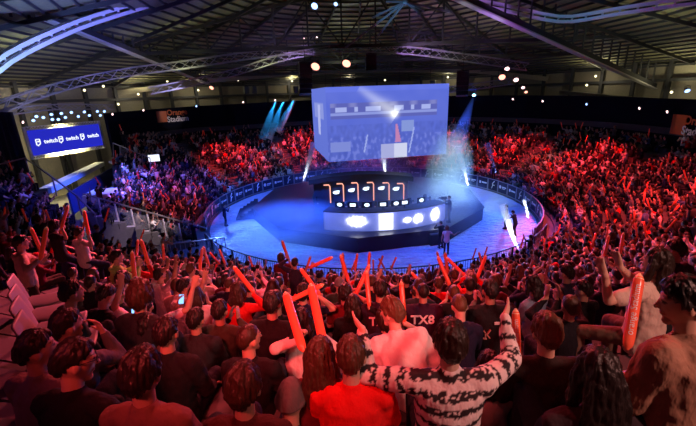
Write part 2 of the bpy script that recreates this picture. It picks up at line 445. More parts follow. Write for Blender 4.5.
def top_mesh(J, voxel, ratio, sleeve='long', hood=False, colfn=None, mats=None, fat=0, wr=.013):
    mb = MB(); P, up, rgt, fwd = J['P'], J['up'], J['rgt'], J['fwd']; f = fat
    mb.tube([P - up*.09, P + up*.03, P + up*.15, P + up*.30, P + up*.42, P + up*.49, P + up*.515],
            [(.178+f, .128+f), (.182+f, .132+f), (.162+f, .122+f), (.182+f, .130+f), (.182+f, .115+f), (.13+f, .088), (.072, .068)], 16, rgt)
    for sd in 'LR':
        S, E, W, hd, pn, curl, sg = J['arm'+sd]
        mb.tube([P + up*.475 + rgt*.06*sg, P + up*.475 + rgt*.13*sg, S, S + (E-S)*.3], [.062, .068, .070+f*.6, .064+f*.5], 10, fwd)
        if sleeve == 'none': continue
        if sleeve == 'short': mb.tube([S, S + (E-S)*.35, S + (E-S)*.68], [.066+f*.5, .062+f*.5, .060+f*.5], 10, fwd)
        else:
            mb.tube([S, S + (E-S)*.5, E], [.068+f*.6, .060+f*.5, .053+f*.5], 10, fwd)
            mb.tube([E, E + (W-E)*.4, E + (W-E)*.93], [.053+f*.5, .050+f*.4, .036+f*.3], 10, fwd)
    NB = J['NB']
    if hood:
        pts = [NB + rgt*(.095*math.cos(a)) + fwd*(.085*math.sin(a)) - up*.01 + up*(.03*math.cos(a*1)**2*0) for a in np.linspace(.45, -PI-.45, 11)]
        rad = [.026 + .030*math.sin(PI*i/10) for i in range(11)]
        mb.tube([p - fwd*.01*0 - up*(.035*math.sin(PI*i/10)) for i, p in enumerate(pts)], rad, 9, up)
    else:
        ring = [NB + rgt*(.062*math.cos(a)) + fwd*(.06*math.sin(a)) - up*.012 for a in np.linspace(0, 2*PI, 13)]
        mb.tube(ring, .014, 7, up, cap=False)
    return fuse(mb, voxel, ratio, 3, wr=wr, colfn=colfn, mats=mats, name='top')
def trouser_mesh(J, voxel, ratio):
    mb = MB(); P = J['P']; up = J['up']
    mb.tube([P - V((0, 0, .09)), P - V((0, 0, .02)), P + up*.09], [(.165, .115), (.175, .125), (.158, .118)], 14, V((1, 0, 0)))
    for sd in 'LR':
        hip, K, F = J['leg'+sd]
        mb.tube([hip, K], [.098, .068], 10); mb.tube([K, K+(F-K)*.3, F + V((0, 0, .02))], [.068, .066, .055], 10)
    return fuse(mb, voxel, ratio, 3, wr=.005, name='trousers')
def shoe_mesh(J, sd):
    hip, K, F = J['leg'+sd]; mb = MB()
    mb.tube([F + V((0, -.06, -.035)), F + V((0, .06, -.035)), F + V((0, .16, -.048)), F + V((0, .19, -.052))], [(.044, .045), (.05, .045), (.046, .032), (.03, .022)], 10, V((1, 0, 0)))
    mb.tube([F + V((0, -.03, -.02)), F + V((0, -.02, .04))], [.046, .045], 10)
    return mb.mesh('shoe', M['fabric'])
def hair_mesh(kind, hi=False):
    sg, rg = (44, 34) if hi else (18, 13)
    mb = MB()
    thick, lo, amp, fq = dict(short=(.17, 0, .05, 5), buzz=(.05, .02, .01, 6), medium=(.25, -.14, .07, 4), curly=(.50, -.45, .16, 4.5), long=(.14, -.5, .02, 4),
                              bob=(.2, -.62, .03, 4), cap=(.14, .12, 0, 4), beanie=(.16, .0, .012, 3), bun=(.12, -.05, .03, 5))[kind]
    def fn(p, q):
        q = headfn(p, q)
        if p.y >= .15: zt = .12 + .52*p.y
        elif p.y > -.35: zt = .10 - .1*max(0, -p.y)
        else: zt = .065 - 1.15*min(.5, -.35-p.y)
        zt += lo*(1 if p.y < .5 else max(0, 1-(p.y-.5)*4)) + .09*noise.noise(V((p.x*7, p.y*7, 2.2)))
        if kind in ('cap', 'beanie'): zt = .12 + .12*p.y if kind == 'cap' else .02 + .22*p.y
        m = min(1, max(0, (p.z - zt + .05)/.10)); m = m*m*(3-2*m)
        n = noise.noise(V((p.x*fq, p.y*fq, p.z*fq*.55)) + V((3, 1, 7))) + .5*noise.noise(V((p.x*fq*2.6, p.y*fq*2.6, p.z*fq)))
        tp = 1 + .35*max(0, p.z)
        k = .86 + m*(.17 + thick*tp*.8 + amp*n)
        return V((q.x*k, q.y*k - .006*m, q.z*k))
    mb.ball((0, 0, 0), (.076, .097, .118), sg, rg, fn)
    if kind in ('long', 'bob'):
        D = 1 if kind == 'long' else .45
        mb.tube([V((0, -.02, .07)), V((0, -.065, -.01)), V((0, -.085, -.12*D)), V((0, -.10, -.26*D)), V((0, -.10, -.38*D))],
                [(.07, .05), (.092, .055), (.105, .052), (.112, .045), (.085, .025)], 16, V((1, 0, 0)))
        for s in (-1, 1):
            mb.tube([V((.055*s, .0, .06)), V((.084*s, .01, -.02)), V((.092*s, .015, -.14*D)), V((.085*s, .03, -.30*D))], [(.03, .03), (.03, .035), (.028, .036), (.014, .02)], 10, V((1, 0, 0)))
    if kind == 'bun': mb.ball((0, -.105, .085), (.042, .04, .04), 10, 8)
    if kind == 'cap':
        mb.tube([V((0, .08, .035)), V((0, .13, .03)), V((0, .175, .018))], [(.07, .008), (.072, .007), (.05, .005)], 12, V((1, 0, 0)))
    if kind == 'beanie':
        ring = [V((.088*math.cos(a), .108*math.sin(a), .012 + .02*math.sin(a))) for a in np.linspace(0, 2*PI, 17)]
        mb.tube(ring, .013, 8, V((0, 0, 1)), cap=False)
    mt = M['fabric'] if kind in ('cap', 'beanie') else M['hair']
    if kind in ('long', 'bob') or hi:
        me = fuse(mb, .0075 if hi else .014, 1 if hi else .5, 2, mats=[mt], name='hair')
        if hi:
            nv = [v.normal.copy() for v in me.vertices]
            for v, n in zip(me.vertices, nv):
                q = v.co; az = math.atan2(q.x, -q.y + .03)
                tuft = noise.noise(V((az*4.5, q.z*9, 1.3))) + .8*noise.noise(V((az*10, q.z*16, 4.3))) + .5*noise.noise(V((q.x*60, q.y*60, q.z*30)))
                if kind in ('cap', 'beanie'): tuft *= .15
                v.co += n*((.011 if kind != 'buzz' else .003)*tuft)
        return me
    return mb.mesh('hair', mt)

SKINS = [(.50, .30, .21), (.58, .37, .27), (.42, .25, .17), (.62, .42, .32)]
HAIRS = [(.012, .009, .008), (.02, .012, .008), (.035, .018, .010), (.06, .03, .015), (.10, .055, .025)]
_cache = {}
def cached(key, fn):
    if key not in _cache: _cache[key] = fn()
    return _cache[key]
def make_person(loc, yaw, pose, top=(.02, .02, .025), sleeve='long', hairk='short', hairc=HAIRS[0], skin=SKINS[0], pants=(.02, .025, .04),
                scale=1.0, hero=False, hood=False, topname='shirt', label='', group=None, colfn=None, fat=0, shoes=False):
    if hero:
        J = skel(pose); bm = body_mesh(J, .0085, .7); tm = top_mesh(J, .011, 1, sleeve, hood, colfn, [M['weave']] if colfn else None, fat)
        pm = trouser_mesh(J, .016, .6); hm = cached(('hi', hairk), lambda: hair_mesh(hairk, True))
    else:
        J = cached(('J', pose), lambda: skel(POSES[pose]))
        bm = cached(('b', pose), lambda: body_mesh(J, .0125, .45))
        tm = cached(('t', pose, sleeve, hood), lambda: top_mesh(J, .017, .5, sleeve, hood))
        st = POSES[pose]['st']
        pm = cached(('p', st), lambda: trouser_mesh(J, .022, .5)); hm = cached(('h', hairk), lambda: hair_mesh(hairk))
    o = linkmesh('person', bm); o.location = loc; o.rotation_euler = (0, 0, yaw); o.scale = (scale,)*3
    o.color = (*skin, 1)
    tag(o, label, 'person', group)
    h = linkmesh({'cap': 'cap', 'beanie': 'beanie'}.get(hairk, 'hair'), hm, o, J['H']); h.color = (*hairc, 1)
    t = linkmesh(topname, tm, o); t.color = (*top, 1)
    p = linkmesh('trousers', pm, o); p.color = (*pants, 1)
    if shoes:
        for sd in 'LR': s = linkmesh('shoe', shoe_mesh(J, sd), o); s.color = (.02, .02, .022, 1)
    return o, J
def hand_world(o_loc, yaw, scale, J, sd):
    S, E, W, hd, pn, curl, sg = J['arm'+sd]
    Mx = Matrix.Translation(o_loc) @ Matrix.Rotation(yaw, 4, 'Z') @ Matrix.Scale(scale, 4)
    return Mx @ (W + hd*.07 + pn*.018), (Mx.to_3x3() @ hd).normalized(), (Mx.to_3x3() @ pn).normalized()
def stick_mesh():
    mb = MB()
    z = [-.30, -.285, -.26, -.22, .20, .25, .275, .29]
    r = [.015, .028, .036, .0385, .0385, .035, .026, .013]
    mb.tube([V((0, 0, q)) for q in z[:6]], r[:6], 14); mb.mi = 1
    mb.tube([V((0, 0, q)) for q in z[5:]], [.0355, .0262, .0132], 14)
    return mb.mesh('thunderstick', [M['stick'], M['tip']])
def tube_text(txt, size, R):
    me = text_mesh(txt, size, .0008)
    for v in me.vertices:   # wrap round the tube: text runs along z
        x, y, z = v.co; a = y/R
        rr = R + .0012 + z
        v.co = V((-rr*math.sin(a), -rr*math.cos(a), x))
    me.materials.clear(); me.materials.append(M['mark']); return me
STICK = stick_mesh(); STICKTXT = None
def make_stick(p, axis, label, group=None, scale=1.0, txt=False, roll=0, below=.1):
    """p = where the hand holds it; axis = direction of the free end"""
    global STICKTXT
    o = linkmesh('thunderstick', STICK); ax = V(axis).normalized()
    q = ax.to_track_quat('Z', 'Y'); o.rotation_mode = 'QUATERNION'; from mathutils import Quaternion
    if txt:      # the printed side of the tube is turned to the rows behind
        n = V((0, 0, H)) - V(p); n -= ax*n.dot(ax); n.normalize(); roll = math.atan2(n.dot(q @ V((1, 0, 0))), -n.dot(q @ V((0, 1, 0))))
    o.rotation_quaternion = q @ Quaternion((0, 0, 1), roll)
    o.location = V(p) + ax*((.30-below)*scale); o.scale = (scale,)*3
    tag(o, label, 'thunderstick', group)
    if txt:
        if STICKTXT is None: STICKTXT = tube_text('orange Stadium', .064, .0385)
        linkmesh('lettering', STICKTXT, o)
    return o
# ---------------------------------------------------------------- setting
def disc(r, n=64, z=0):
    mb = MB(); mb.add([pol(r, 360*i/n, z) for i in range(n)], [tuple(range(n))]); return mb
# hall floor slab, then the pale cloth laid over the arena floor
mb = MB(); mb.add([pol(37, 360*i/48, -.06) for i in range(48)] + [pol(37, 360*i/48, -.02) for i in range(48)],
                  [tuple(reversed(range(48))), tuple(range(48, 96))] + [(i, (i+1) % 48, 48+(i+1) % 48, 48+i) for i in range(48)])
tag(mb.build('floor', M['concrete']), kind='structure')
# wrinkled cloth mesh
mb = MB(); nr, na = 44, 160; vs = []
for i in range(nr+1):
    for k in range(na):
        r = 12.7*i/nr; a = 2*PI*k/na; x, y = CX + r*math.cos(a), CY + r*math.sin(a)
        z = .03*noise.noise(V((x*.9 + y*.5, y*1.6 - x*.6, 0))) + .02*noise.noise(V((x*2.2, y*3.1 - x, 4)))
        vs.append(V((x, y, max(-.015, z))))
fs = [(i*na+k, i*na+(k+1) % na, (i+1)*na+(k+1) % na, (i+1)*na+k)[::-1] for i in range(nr) for k in range(na)]
mb.add(vs, fs); mb.build('floor_cloth', M['floor'], smooth=True)['kind'] = 'structure'
# terraces
mb = MB()
for s in range(180):
    ph = 2*s
    for k0, k1, k in [(q0, q1, k) for q0, q1 in kranges(ph) for k in range(q0, q1)]:
        r0, r1 = rk(k), rk(k)+DR; z = ztr(k)
        def pr(ra, rb, za, zb):
            P = [pol(r, a, zz) for zz in (za, zb) for r, a in ((ra, ph), (rb, ph), (rb, ph+2), (ra, ph+2))]
            mb.add(P, [(3, 2, 1, 0), (4, 5, 6, 7), (0, 1, 5, 4), (1, 2, 6, 5), (2, 3, 7, 6), (3, 0, 4, 7)])
        pr(r0, r1, -.02 if k0 == 0 else ztr(k)-.6, z)
        if ph in AISLES: pr(r0+.42, r1, z, z+.2)
        elif not (ph in SEATAISLE): pr(r0+.48, r1-.03, z+.0, z+.40)
tag(mb.build('stand_terrace', M['concrete']), kind='structure')

# black wall behind the top row + hall wall
def arcwall(name, r, a0, a1, z0f, z1f, thick, m, n=None):
    mb = MB(); n = n or max(2, int((a1-a0)/4))
    for i in range(n):
        aa, ab = a0 + (a1-a0)*i/n, a0 + (a1-a0)*(i+1)/n
        ra = r(aa) if callable(r) else r; rb = r(ab) if callable(r) else r
        P = [pol(ra, aa, z0f(aa)), pol(ra+thick, aa, z0f(aa)), pol(rb+thick, ab, z0f(ab)), pol(rb, ab, z0f(ab)),
             pol(ra, aa, z1f(aa)), pol(ra+thick, aa, z1f(aa)), pol(rb+thick, ab, z1f(ab)), pol(rb, ab, z1f(ab))]
        mb.add(P, [(3, 2, 1, 0), (4, 5, 6, 7), (0, 1, 5, 4), (1, 2, 6, 5), (2, 3, 7, 6), (3, 0, 4, 7)])
    return tag(mb.build(name, m), kind='structure')
def prad(a):
    a0 = a
    if a0 >= 138: return 26.2
    if a0 <= 128: return 23.4
    return 23.4 + 2.8*(a0-128)/10
def ptop(a): return 8.15 + .55*math.sin(math.radians(max(0, min(180, a))))
arcwall('wall_back', prad, -8, 162.5, lambda a: 0, ptop, .35, M['wallblack'])
arcwall('wall_right', lambda a: 23.4 if a > -20 else 23.4 + (-20-a)*.32, -60, -8, lambda a: 0, lambda a: 8.15, .35, M['wallblack'], 12)
mb = MB()
for a in range(-8, 160, 3): mb.bar(pol(prad(a)-.04, a, 5.75), pol(prad(a+3)-.04, a+3, 5.75), .12, .5)
tag(mb.build('trim_1', M['steel']), kind='structure')
arcwall('wall_hall', 33.5, -70, 255, lambda a: 0, lambda a: 11.6, .4, M['wallbeige'], 40)

# columns along the hall wall
mb = MB()
for a in range(-30, 176, 6):
    p = pol(33.0, a); mb.box((p.x, p.y, 5.8), (.35, .35, 11.6), math.radians(a))
mb2 = MB()
for a in range(-30, 174, 6): mb2.bar(pol(33, a, 9.6), pol(33, a+6, 9.6), .25, .3); mb2.bar(pol(33, a, 11.0), pol(33, a+6, 11.0), .2, .2)
tag(mb.build('wall_columns', M['steel']), kind='structure'); tag(mb2.build('wall_rails', M['steel']), kind='structure')

# signs on the black wall
def on_wall(ph, z, r, w, h, label, txtlines, size):
    o = empty('wall_sign', pol(r, ph, z), math.radians(ph) + PI/2 + PI, label=label, cat='sign')
    # local x runs along the wall, -y faces the arena... flipped so that text reads from inside
    o.rotation_euler = (0, 0, math.radians(ph) - PI/2)
    MB().box((-w*.33, 0, 0), (h*.95, .06, h*.95)).build('logo_square', M['orange'], o)
    for i, t in enumerate(txtlines):
        me = text_mesh(t, size, .01, True); me.materials.clear(); me.materials.append(M['orange'] if i == 0 else M['mark'])
        x = linkmesh('lettering', me, o, Matrix.Translation((w*.17, -.05, (size*.42) - i*size*.86)) @ Matrix.Rotation(PI/2, 4, 'X'))
    return o
def wall_hit(u, v, rr):
    d = ray(u, v); A = d.x**2 + d.y**2; B = -2*(d.x*CX + d.y*CY); C = CX*CX + CY*CY - rr*rr
    t = (-B + math.sqrt(B*B - 4*A*C))/(2*A); return V((d.x*t, d.y*t, H + d.z*t))
p = wall_hit(172, 116, 26.0); a, r = phir(p.x, p.y)
on_wall(a, p.z, 25.95, 3.8, 1.25, 'orange square and stadium name on the black wall at left', ['Orange', 'Stadium'], .85)
p = wall_hit(690, 126, 23.1); a, r = phir(p.x, p.y)
on_wall(a, p.z, 23.15, 3.8, 1.5, 'orange square and stadium name on the black wall, cut by the right edge', ['Orange', 'Stadium'], .85)

# advertising boards round the floor
SIDE = {}
for i in range(44):
    ph = -42 + i*6.0
    if ph > 196: break
    r = 12.95; p = pol(r, ph+3); wdt = 2*r*math.sin(math.radians(3))-.03
    o = empty('advertising_board', (p.x, p.y, 0), math.radians(ph+3) - PI/2)
    MB().box((0, 0, .62), (wdt, .06, .98)).build('board_panel', M['board'], o)
    f = MB(); f.box((-wdt/2+.03, .0, .56), (.05, .1, 1.15)); f.box((wdt/2-.03, .0, .56), (.05, .1, 1.15)); f.box((0, 0, 1.13), (wdt, .09, .05)); f.box((0, .0, .06), (wdt, .09, .05))
    f.build('frame', M['rail'], o)
    e = MB()
    kd = i % 3
    if kd == 0: e.ball((-.35, -.035, .65), (.16, .01, .16), 14, 8); e.box((.2, -.035, .68), (.55, .012, .10)); e.box((.12, -.035, .54), (.4, .012, .06))
    elif kd == 1: e.tube([V((-.12, -.035, .3)), V((.0, -.035, .6)), V((-.05, -.035, .75)), V((.16, -.035, .98))], .05, 6); e.tube([V((0, -.035, .6)), V((.2, -.035, .62))], .04, 6)
    else: e.box((-.3, -.035, .64), (.22, .012, .24)); e.box((.22, -.035, .64), (.6, .012, .13))
    e.build('emblem', M['mark'], o)
    u, v, fw = proj(p.x, p.y, .6)
    side = 'left of the stage' if ph > 120 else ('behind the stage' if ph > 55 else 'right of the stage')
    tag(o, None, 'board', 'advertising boards round the arena floor'); SIDE[o.name] = (side, ph)
boards = [o for o in col.objects if o.name.startswith('advertising_board')]
ordn = ['first', 'second', 'third', 'fourth', 'fifth', 'sixth', 'seventh', 'eighth', 'ninth', 'tenth', 'eleventh', 'twelfth', 'thirteenth', 'fourteenth', 'fifteenth', 'sixteenth', 'seventeenth', 'eighteenth', 'nineteenth', 'twentieth']
for side in ('left of the stage', 'behind the stage', 'right of the stage'):
    L = sorted([o for o in boards if SIDE[o.name][0] == side], key=lambda o: -SIDE[o.name][1])
    for i, o in enumerate(L): o['label'] = f"navy floor-edge advertising board {side}, {ordn[i]} counted from the left"
# dark railing in front of the near rows
for i in range(20):
    ph = 213 + i*5.6
    r = 13.3; p = pol(r, ph+2.8); wdt = 2*r*math.sin(math.radians(2.8))
    o = empty('crowd_railing', (p.x, p.y, 0), math.radians(ph+2.8) - PI/2)
    MB().bar((-wdt/2, 0, 1.0), (wdt/2, 0, 1.0), .05).build('rail', M['steel'], o); MB().bar((-wdt/2, 0, .15), (wdt/2, 0, .15), .04).build('rail', M['steel'], o)
    MB().bar((-wdt/2, 0, 0), (-wdt/2, 0, 1.0), .05).build('post', M['steel'], o); MB().bar((wdt/2-.05, 0, 0), (wdt/2-.05, 0, 1.0), .05).build('post', M['steel'], o)
    f = MB()
    for q in range(1, 9): f.bar((-wdt/2+wdt*q/9, 0, .15), (-wdt/2+wdt*q/9, 0, 1.0), .018)
    f.build('bars', M['steel'], o)
    tag(o, f'dark steel crowd railing along the front row, {ordn[i]} section counted from the left', 'railing', 'railing in front of the near rows')

# stair flank of the middle left stand with clear panels, facing the tunnel
o = empty('stair_balustrade', pol(13.3, 203, 0), 0, label='clear panelled balustrade stepping down beside the dark tunnel', cat='balustrade')
def loc(r, z, da=0): return pol(r, 209.3 - max(0, (r-13.75)/.85)*1.0 + da, z) - pol(13.3, 203, 0)
for k in range(0, 7):
    r0 = rk(k); z = ztr(k)
    MB().bar(loc(r0+.02, z-.0), loc(r0+.02, z+1.15), .07).build('post', M['trusspale'], o)
    g = MB(); g.add([loc(r0+.08, z+.12), loc(r0+.80, z+.12+RISE*.0), loc(r0+.80, z+1.02+RISE*.8), loc(r0+.08, z+1.02)], [(0, 1, 2, 3)])
    gg = g.build('panel', M['glass'], o)
    f = MB(); f.bar(loc(r0+.02, z), loc(r0+.87, z), .10, .09); f.bar(loc(r0+.87, z), loc(r0+.87, z+RISE), .10, .09); f.build('step_edge', M['trusspale'], o)
MB().bar(loc(13.0, ztr(0)+.95), loc(rk(7), ztr(7)+1.1), .07).build('handrail', M['rail'], o)
# tunnel railing in the slot
o = empty('tunnel_railing', pol(14, 211, 0), 0, label='grey barred railing along the dark tunnel mouth below the balustrade', cat='railing')
def loc2(r, z, a=228): return pol(r, a, z) - pol(14, 211, 0)
for z in (.9, 2.1): MB().bar(loc2(13.4, z-.4), loc2(17.5, z+.4), .06).build('rail', M['rail'], o)
f = MB()
for q in range(17): rr = 13.4 + 4.1*q/16; zz = .5 + .8*q/16; f.bar(loc2(rr, zz), loc2(rr, zz+1.2), .03)
f.build('bars', M['rail'], o)
# rail bounding the near left stand
o = empty('stand_rail', pol(24.6, 200, 0), 0, label='pale handrail bounding the top of the near left stand', cat='railing')
pts = [aty(-40, 174, 21.5), aty(25, 158, 23.5), aty(52, 177, 22.8), aty(77, 196, 22.2), aty(95, 214, 21.8)]
base = pol(24.6, 200, 0)
for a_, b_ in zip(pts, pts[1:]): MB().bar(a_-base, b_-base, .07).build('handrail', M['rail'], o)
for p_ in pts[1:]: MB().bar(p_-base, V((p_.x, p_.y, p_.z-1.2))-base, .06).build('post', M['rail'], o)

# left bay: banner, truss of lamps, counter, drape
ba, bb = aty(26, 133, 32), aty(97.5, 122, 38.5); bc, bd = aty(26, 159.5, 32), aty(97.5, 142.5, 38.5)
X = (bb-ba); X.z = 0; Lb = X.length; X.normalize(); zc = (ba.z+bb.z+bc.z+bd.z)/4; hb = ((ba.z-bc.z)+(bb.z-bd.z))/2
mid = (ba+bb)/2; rzb = math.atan2(X.y, X.x)
o = empty('hanging_banner', (mid.x, mid.y, zc), rzb, label='long blue lit banner with white streaming logos hanging at left', cat='banner')
MB().box((0, 0, 0), (Lb, .12, hb)).build('banner_panel', M['banner'], o)
f = MB()
for zz in (-hb/2-.16, hb/2+.16):
    for yy in (-.15, .15): f.bar((-Lb/2, yy, zz-.12), (Lb/2, yy, zz-.12), .05); f.bar((-Lb/2, yy, zz+.12), (Lb/2, yy, zz+.12), .05)
    for q in range(24):
        x0 = -Lb/2 + Lb*q/24; f.bar((x0, -.15, zz-.12), (x0+Lb/48, -.15, zz+.12), .03); f.bar((x0+Lb/48, -.15, zz+.12), (x0+Lb/24, -.15, zz-.12), .03)
for xx in (-Lb/2-.1, Lb/2+.1): f.bar((xx, 0, -hb/2-.3), (xx, 0, hb/2+.3), .2)
f.build('truss_frame', M['trusspale'], o)
def glitch(x, s, par):   # speech-bubble mark
    e = MB(); w = s*.62; y = -.08
    for a_, b_ in (((-w, s), (w, s)), ((w, s), (w, -.3*s)), ((w, -.3*s), (.3*w, -.8*s)), ((.3*w, -.8*s), (-w, -.8*s)), ((-w, -.8*s), (-w, s)), ((-.3*w, -.8*s), (-.3*w, -1.2*s))):
        e.bar((x+a_[0], y, a_[1]), (x+b_[0], y, b_[1]), .06, .17*s*1.6, up=V((0, 1, 0)))
    for q in (-.1, .5): e.bar((x+q*w, y, .55*s), (x+q*w, y, .05*s), .06, .14*s*1.6, up=V((0, 1, 0)))
    e.build('emblem', M['bannerwhite'], par)
for q, xx in enumerate((-.398, -.105, .203)):
    glitch(xx*Lb, .26, o)
for xx in (-.237, .055, .37):
    me = text_mesh('twitch', .48, .012, True)
    me.materials.clear(); me.materials.append(M['bannerwhite'])
    linkmesh('lettering', me, o, Matrix.Translation((xx*Lb, -.09, 0)) @ Matrix.Rotation(PI/2, 4, 'X'))

def ltruss(name, pts, w, label, m=M['alu'], lace=1.0, chord=.07, group=None, solid=False):
    """box truss along a polyline, four chords and zig-zag bracing"""
    pts = [V(p) for p in pts]; base = pts[len(pts)//2].copy()
    o = empty(name, base, 0, label=label, cat='truss', group=group); ch = MB(); br = MB()
    # resample (Catmull-Rom)
    P = []
    for i in range(len(pts)-1):
        p0, p1, p2, p3 = pts[max(i-1, 0)], pts[i], pts[i+1], pts[min(i+2, len(pts)-1)]
        nseg = max(2, int((p2-p1).length/lace))
        for j in range(nseg):
            t = j/nseg
            P.append(.5*((2*p1) + (-p0+p2)*t + (2*p0-5*p1+4*p2-p3)*t*t + (-p0+3*p1-3*p2+p3)*t**3))
    P.append(pts[-1]); cor = []
    for i, p in enumerate(P):
        t = (P[min(i+1, len(P)-1)] - P[max(i-1, 0)]).normalized(); sd = t.cross(V((0, 0, 1))).normalized(); uu = sd.cross(t)
        cor.append([p - base + sd*(a*w/2) + uu*(b*w/2) for a, b in ((-1, -1), (1, -1), (1, 1), (-1, 1))])
    for i in range(len(P)-1):
        for q in range(4):
            ch.bar(cor[i][q], cor[i+1][q], chord)
            if not solid: br.bar(cor[i][q], cor[i+1][(q+1) % 4] if i % 2 else cor[i+1][q-1], chord*.55)
            elif q < 2: ch.bar(cor[i][q], cor[i][q+2], chord*.6)
    ch.build('chord', m, o); (None if solid else br.build('bracing', m, o)); return o
LT = [aty(0, 113, 27), aty(55, 107, 31), aty(112, 107, 36)]
ltruss('lighting_truss', LT, .4, 'straight truss carrying blue-white lamps above the blue banner', lace=.7)
def lamp(name, p, aim, lens, label, size=.22, group=None, yoke=True, cat='lamp'):
    p = V(p); o = empty(name, p, 0, label=label, cat=cat, group=group)
    d = (V(aim)-p).normalized(); q = d.to_track_quat('-Z', 'Y').to_matrix().to_4x4()
    b_ = MB(); b_.tube([V((0, 0, size*1.1)), V((0, 0, size*.6)), V((0, 0, -size*.2)), V((0, 0, -size*.55))], [size*.45, size*.7, size*.8, size], 12, cap=False)
    b_.build('housing', M['black'], o, True, q)
    l_ = MB(); l_.ball((0, 0, -size*.56), (size*.9, size*.9, size*.22), 12, 6); l_.build('lens', lens, o, True, q)
    if yoke:
        y_ = MB(); x = size*1.1
        y_.tube([V((-x, 0, 0)), V((-x, 0, size*1.5)), V((x, 0, size*1.5)), V((x, 0, 0))], size*.10, 6); y_.build('yoke', M['black'], o)
    return o
i = 0
for u, v, y in ((33, 120, 29), (36, 116, 29.4), (43, 117, 30), (51, 114, 30.6), (52, 119, 30.8), (58, 119, 31.3), (61, 113, 31.5), (65, 117, 31.9), (71, 112, 32.6), (78, 116, 33.2), (84, 111.5, 33.8), (89, 115, 34.3), (97, 111, 35), (100, 115, 35.3), (104, 111, 35.8)):
    p = aty(u, v, y)
    lamp('banner_lamp', p, p + V((.8, -.6, -.55)), M['lampblue'], f'blue-white lamp under the truss over the blue banner, {ordn[i]} from the left', .13, 'lamps over the banner', cat='lamp'); i += 1
# counter with a lit top, navy fence in front of it
a_, b_ = aty(45, 191, 26), aty(100, 164, 38.5)
a2, b2 = aty(62, 205, 26), aty(118, 174, 38)
tag(MB().bar(a_, b_, .8, .4).build('service_counter', M['white']), 'white lit counter running along the bay under the banner', 'counter')
f = MB(); d_ = (b_-a_).normalized(); n_ = V((d_.y, -d_.x, 0))
f.bar(a_ + n_*1.3 - V((0, 0, 1.1)), b_ + n_*1.3 - V((0, 0, 1.1)), .12, 1.6)
tag(f.build('navy_fence', M['bluewall']), 'navy blue board fence in front of the white counter', 'fence')
# yellow-lit bay back wall panels
mb = MB()
for q in range(6):
    a0 = 163 + q*5
    mb.box(pol(33.1, a0, 4.5), (.3, .25, 9), math.radians(a0))
tag(mb.build('trim_2', M['steel']), kind='structure')
for (u0, v0, u1, v1, y) in ((66, 152, 90, 170, 44),):
    pass
# black drape at far left
a_, b_ = aty(-70, 112, 22.5), aty(13, 112, 26.5); d_ = b_-a_; N = 36
mb = MB(); top = []; 
for side in (0, .05):
    for q in range(N+1):
        p = a_ + d_*(q/N); w_ = .12*math.sin(q*1.9); nrm = V((d_.y, -d_.x, 0)).normalized()
        for zz in (0, a_.z*(1-q/N) + b_.z*q/N): mb.v.append(tuple(V((p.x, p.y, zz)) + nrm*(w_+side)))
for s0 in (0, 2*(N+1)):
    for q in range(N): mb.f.append((s0+2*q, s0+2*q+2, s0+2*q+3, s0+2*q+1)); mb.m.append(0)
o = mb.build('black_drape', M['drape'], None, True); tag(o, 'tall black drape hanging left of the blue banner', 'drape')
# blue-lit stair tower at the bay corner, white platform, small screen
o = empty('stair_tower', aty(130, 170, 33), 0, label='blue-lit railed stair landing right of the banner bay', cat='stairs')
b0 = o.location.copy(); f = MB(); g = MB()
Q = [aty(113, 143, 35), aty(150, 158, 32), aty(113, 158, 35), aty(150, 172, 32)]
for (a_, b_) in ((Q[0], Q[1]), (Q[2], Q[3])): f.bar(a_-b0, b_-b0, .07)
for q in range(6):
    t = q/5; f.bar(Q[0].lerp(Q[1], t)-b0, Q[2].lerp(Q[3], t)-b0-V((0, 0, .4)), .06)
f.build('railing', M['rail'], o)
g.bar((Q[2]-b0)-V((0, 0, .3)), (Q[3]-b0)-V((0, 0, .3)), .9, .15); g.build('landing', M['white'], o)
o = empty('camera_platform', pol(19.6, 192, 0), 0, label='pale flat-topped platform above the head of the dark tunnel', cat='platform')
def slab(r0, r1, a0, a1, z0, z1):
    mb = MB(); q = [pol(r, a, 0) - pol(19.6, 192, 0) for r, a in ((r0, a0), (r0, a1), (r1, a1), (r1, a0))]
    mb.add([V((p.x, p.y, zz)) for zz in (z0, z1) for p in q], [(0, 1, 2, 3), (7, 6, 5, 4), (0, 4, 5, 1), (1, 5, 6, 2), (2, 6, 7, 3), (3, 7, 4, 0)]); return mb
slab(18.95, 20.5, 189.5, 195.5, 2.75, 3.35).build('platform_top', M['white'], o); slab(19.0, 20.4, 189.8, 195.2, 0, 2.75).build('platform_base', M['drape'], o)
p = aty(154, 158, 32.5); o = empty('display_screen', p, math.radians(20), label='small bright white display at the foot of the left stand', cat='screen')
MB().box((0, 0, 0), (.95, .08, .65)).build('bezel', M['black'], o); MB().box((0, -.045, 0), (.86, .01, .56)).build('screen', emat('white_display', (.8, .85, 1), 1.5), o)
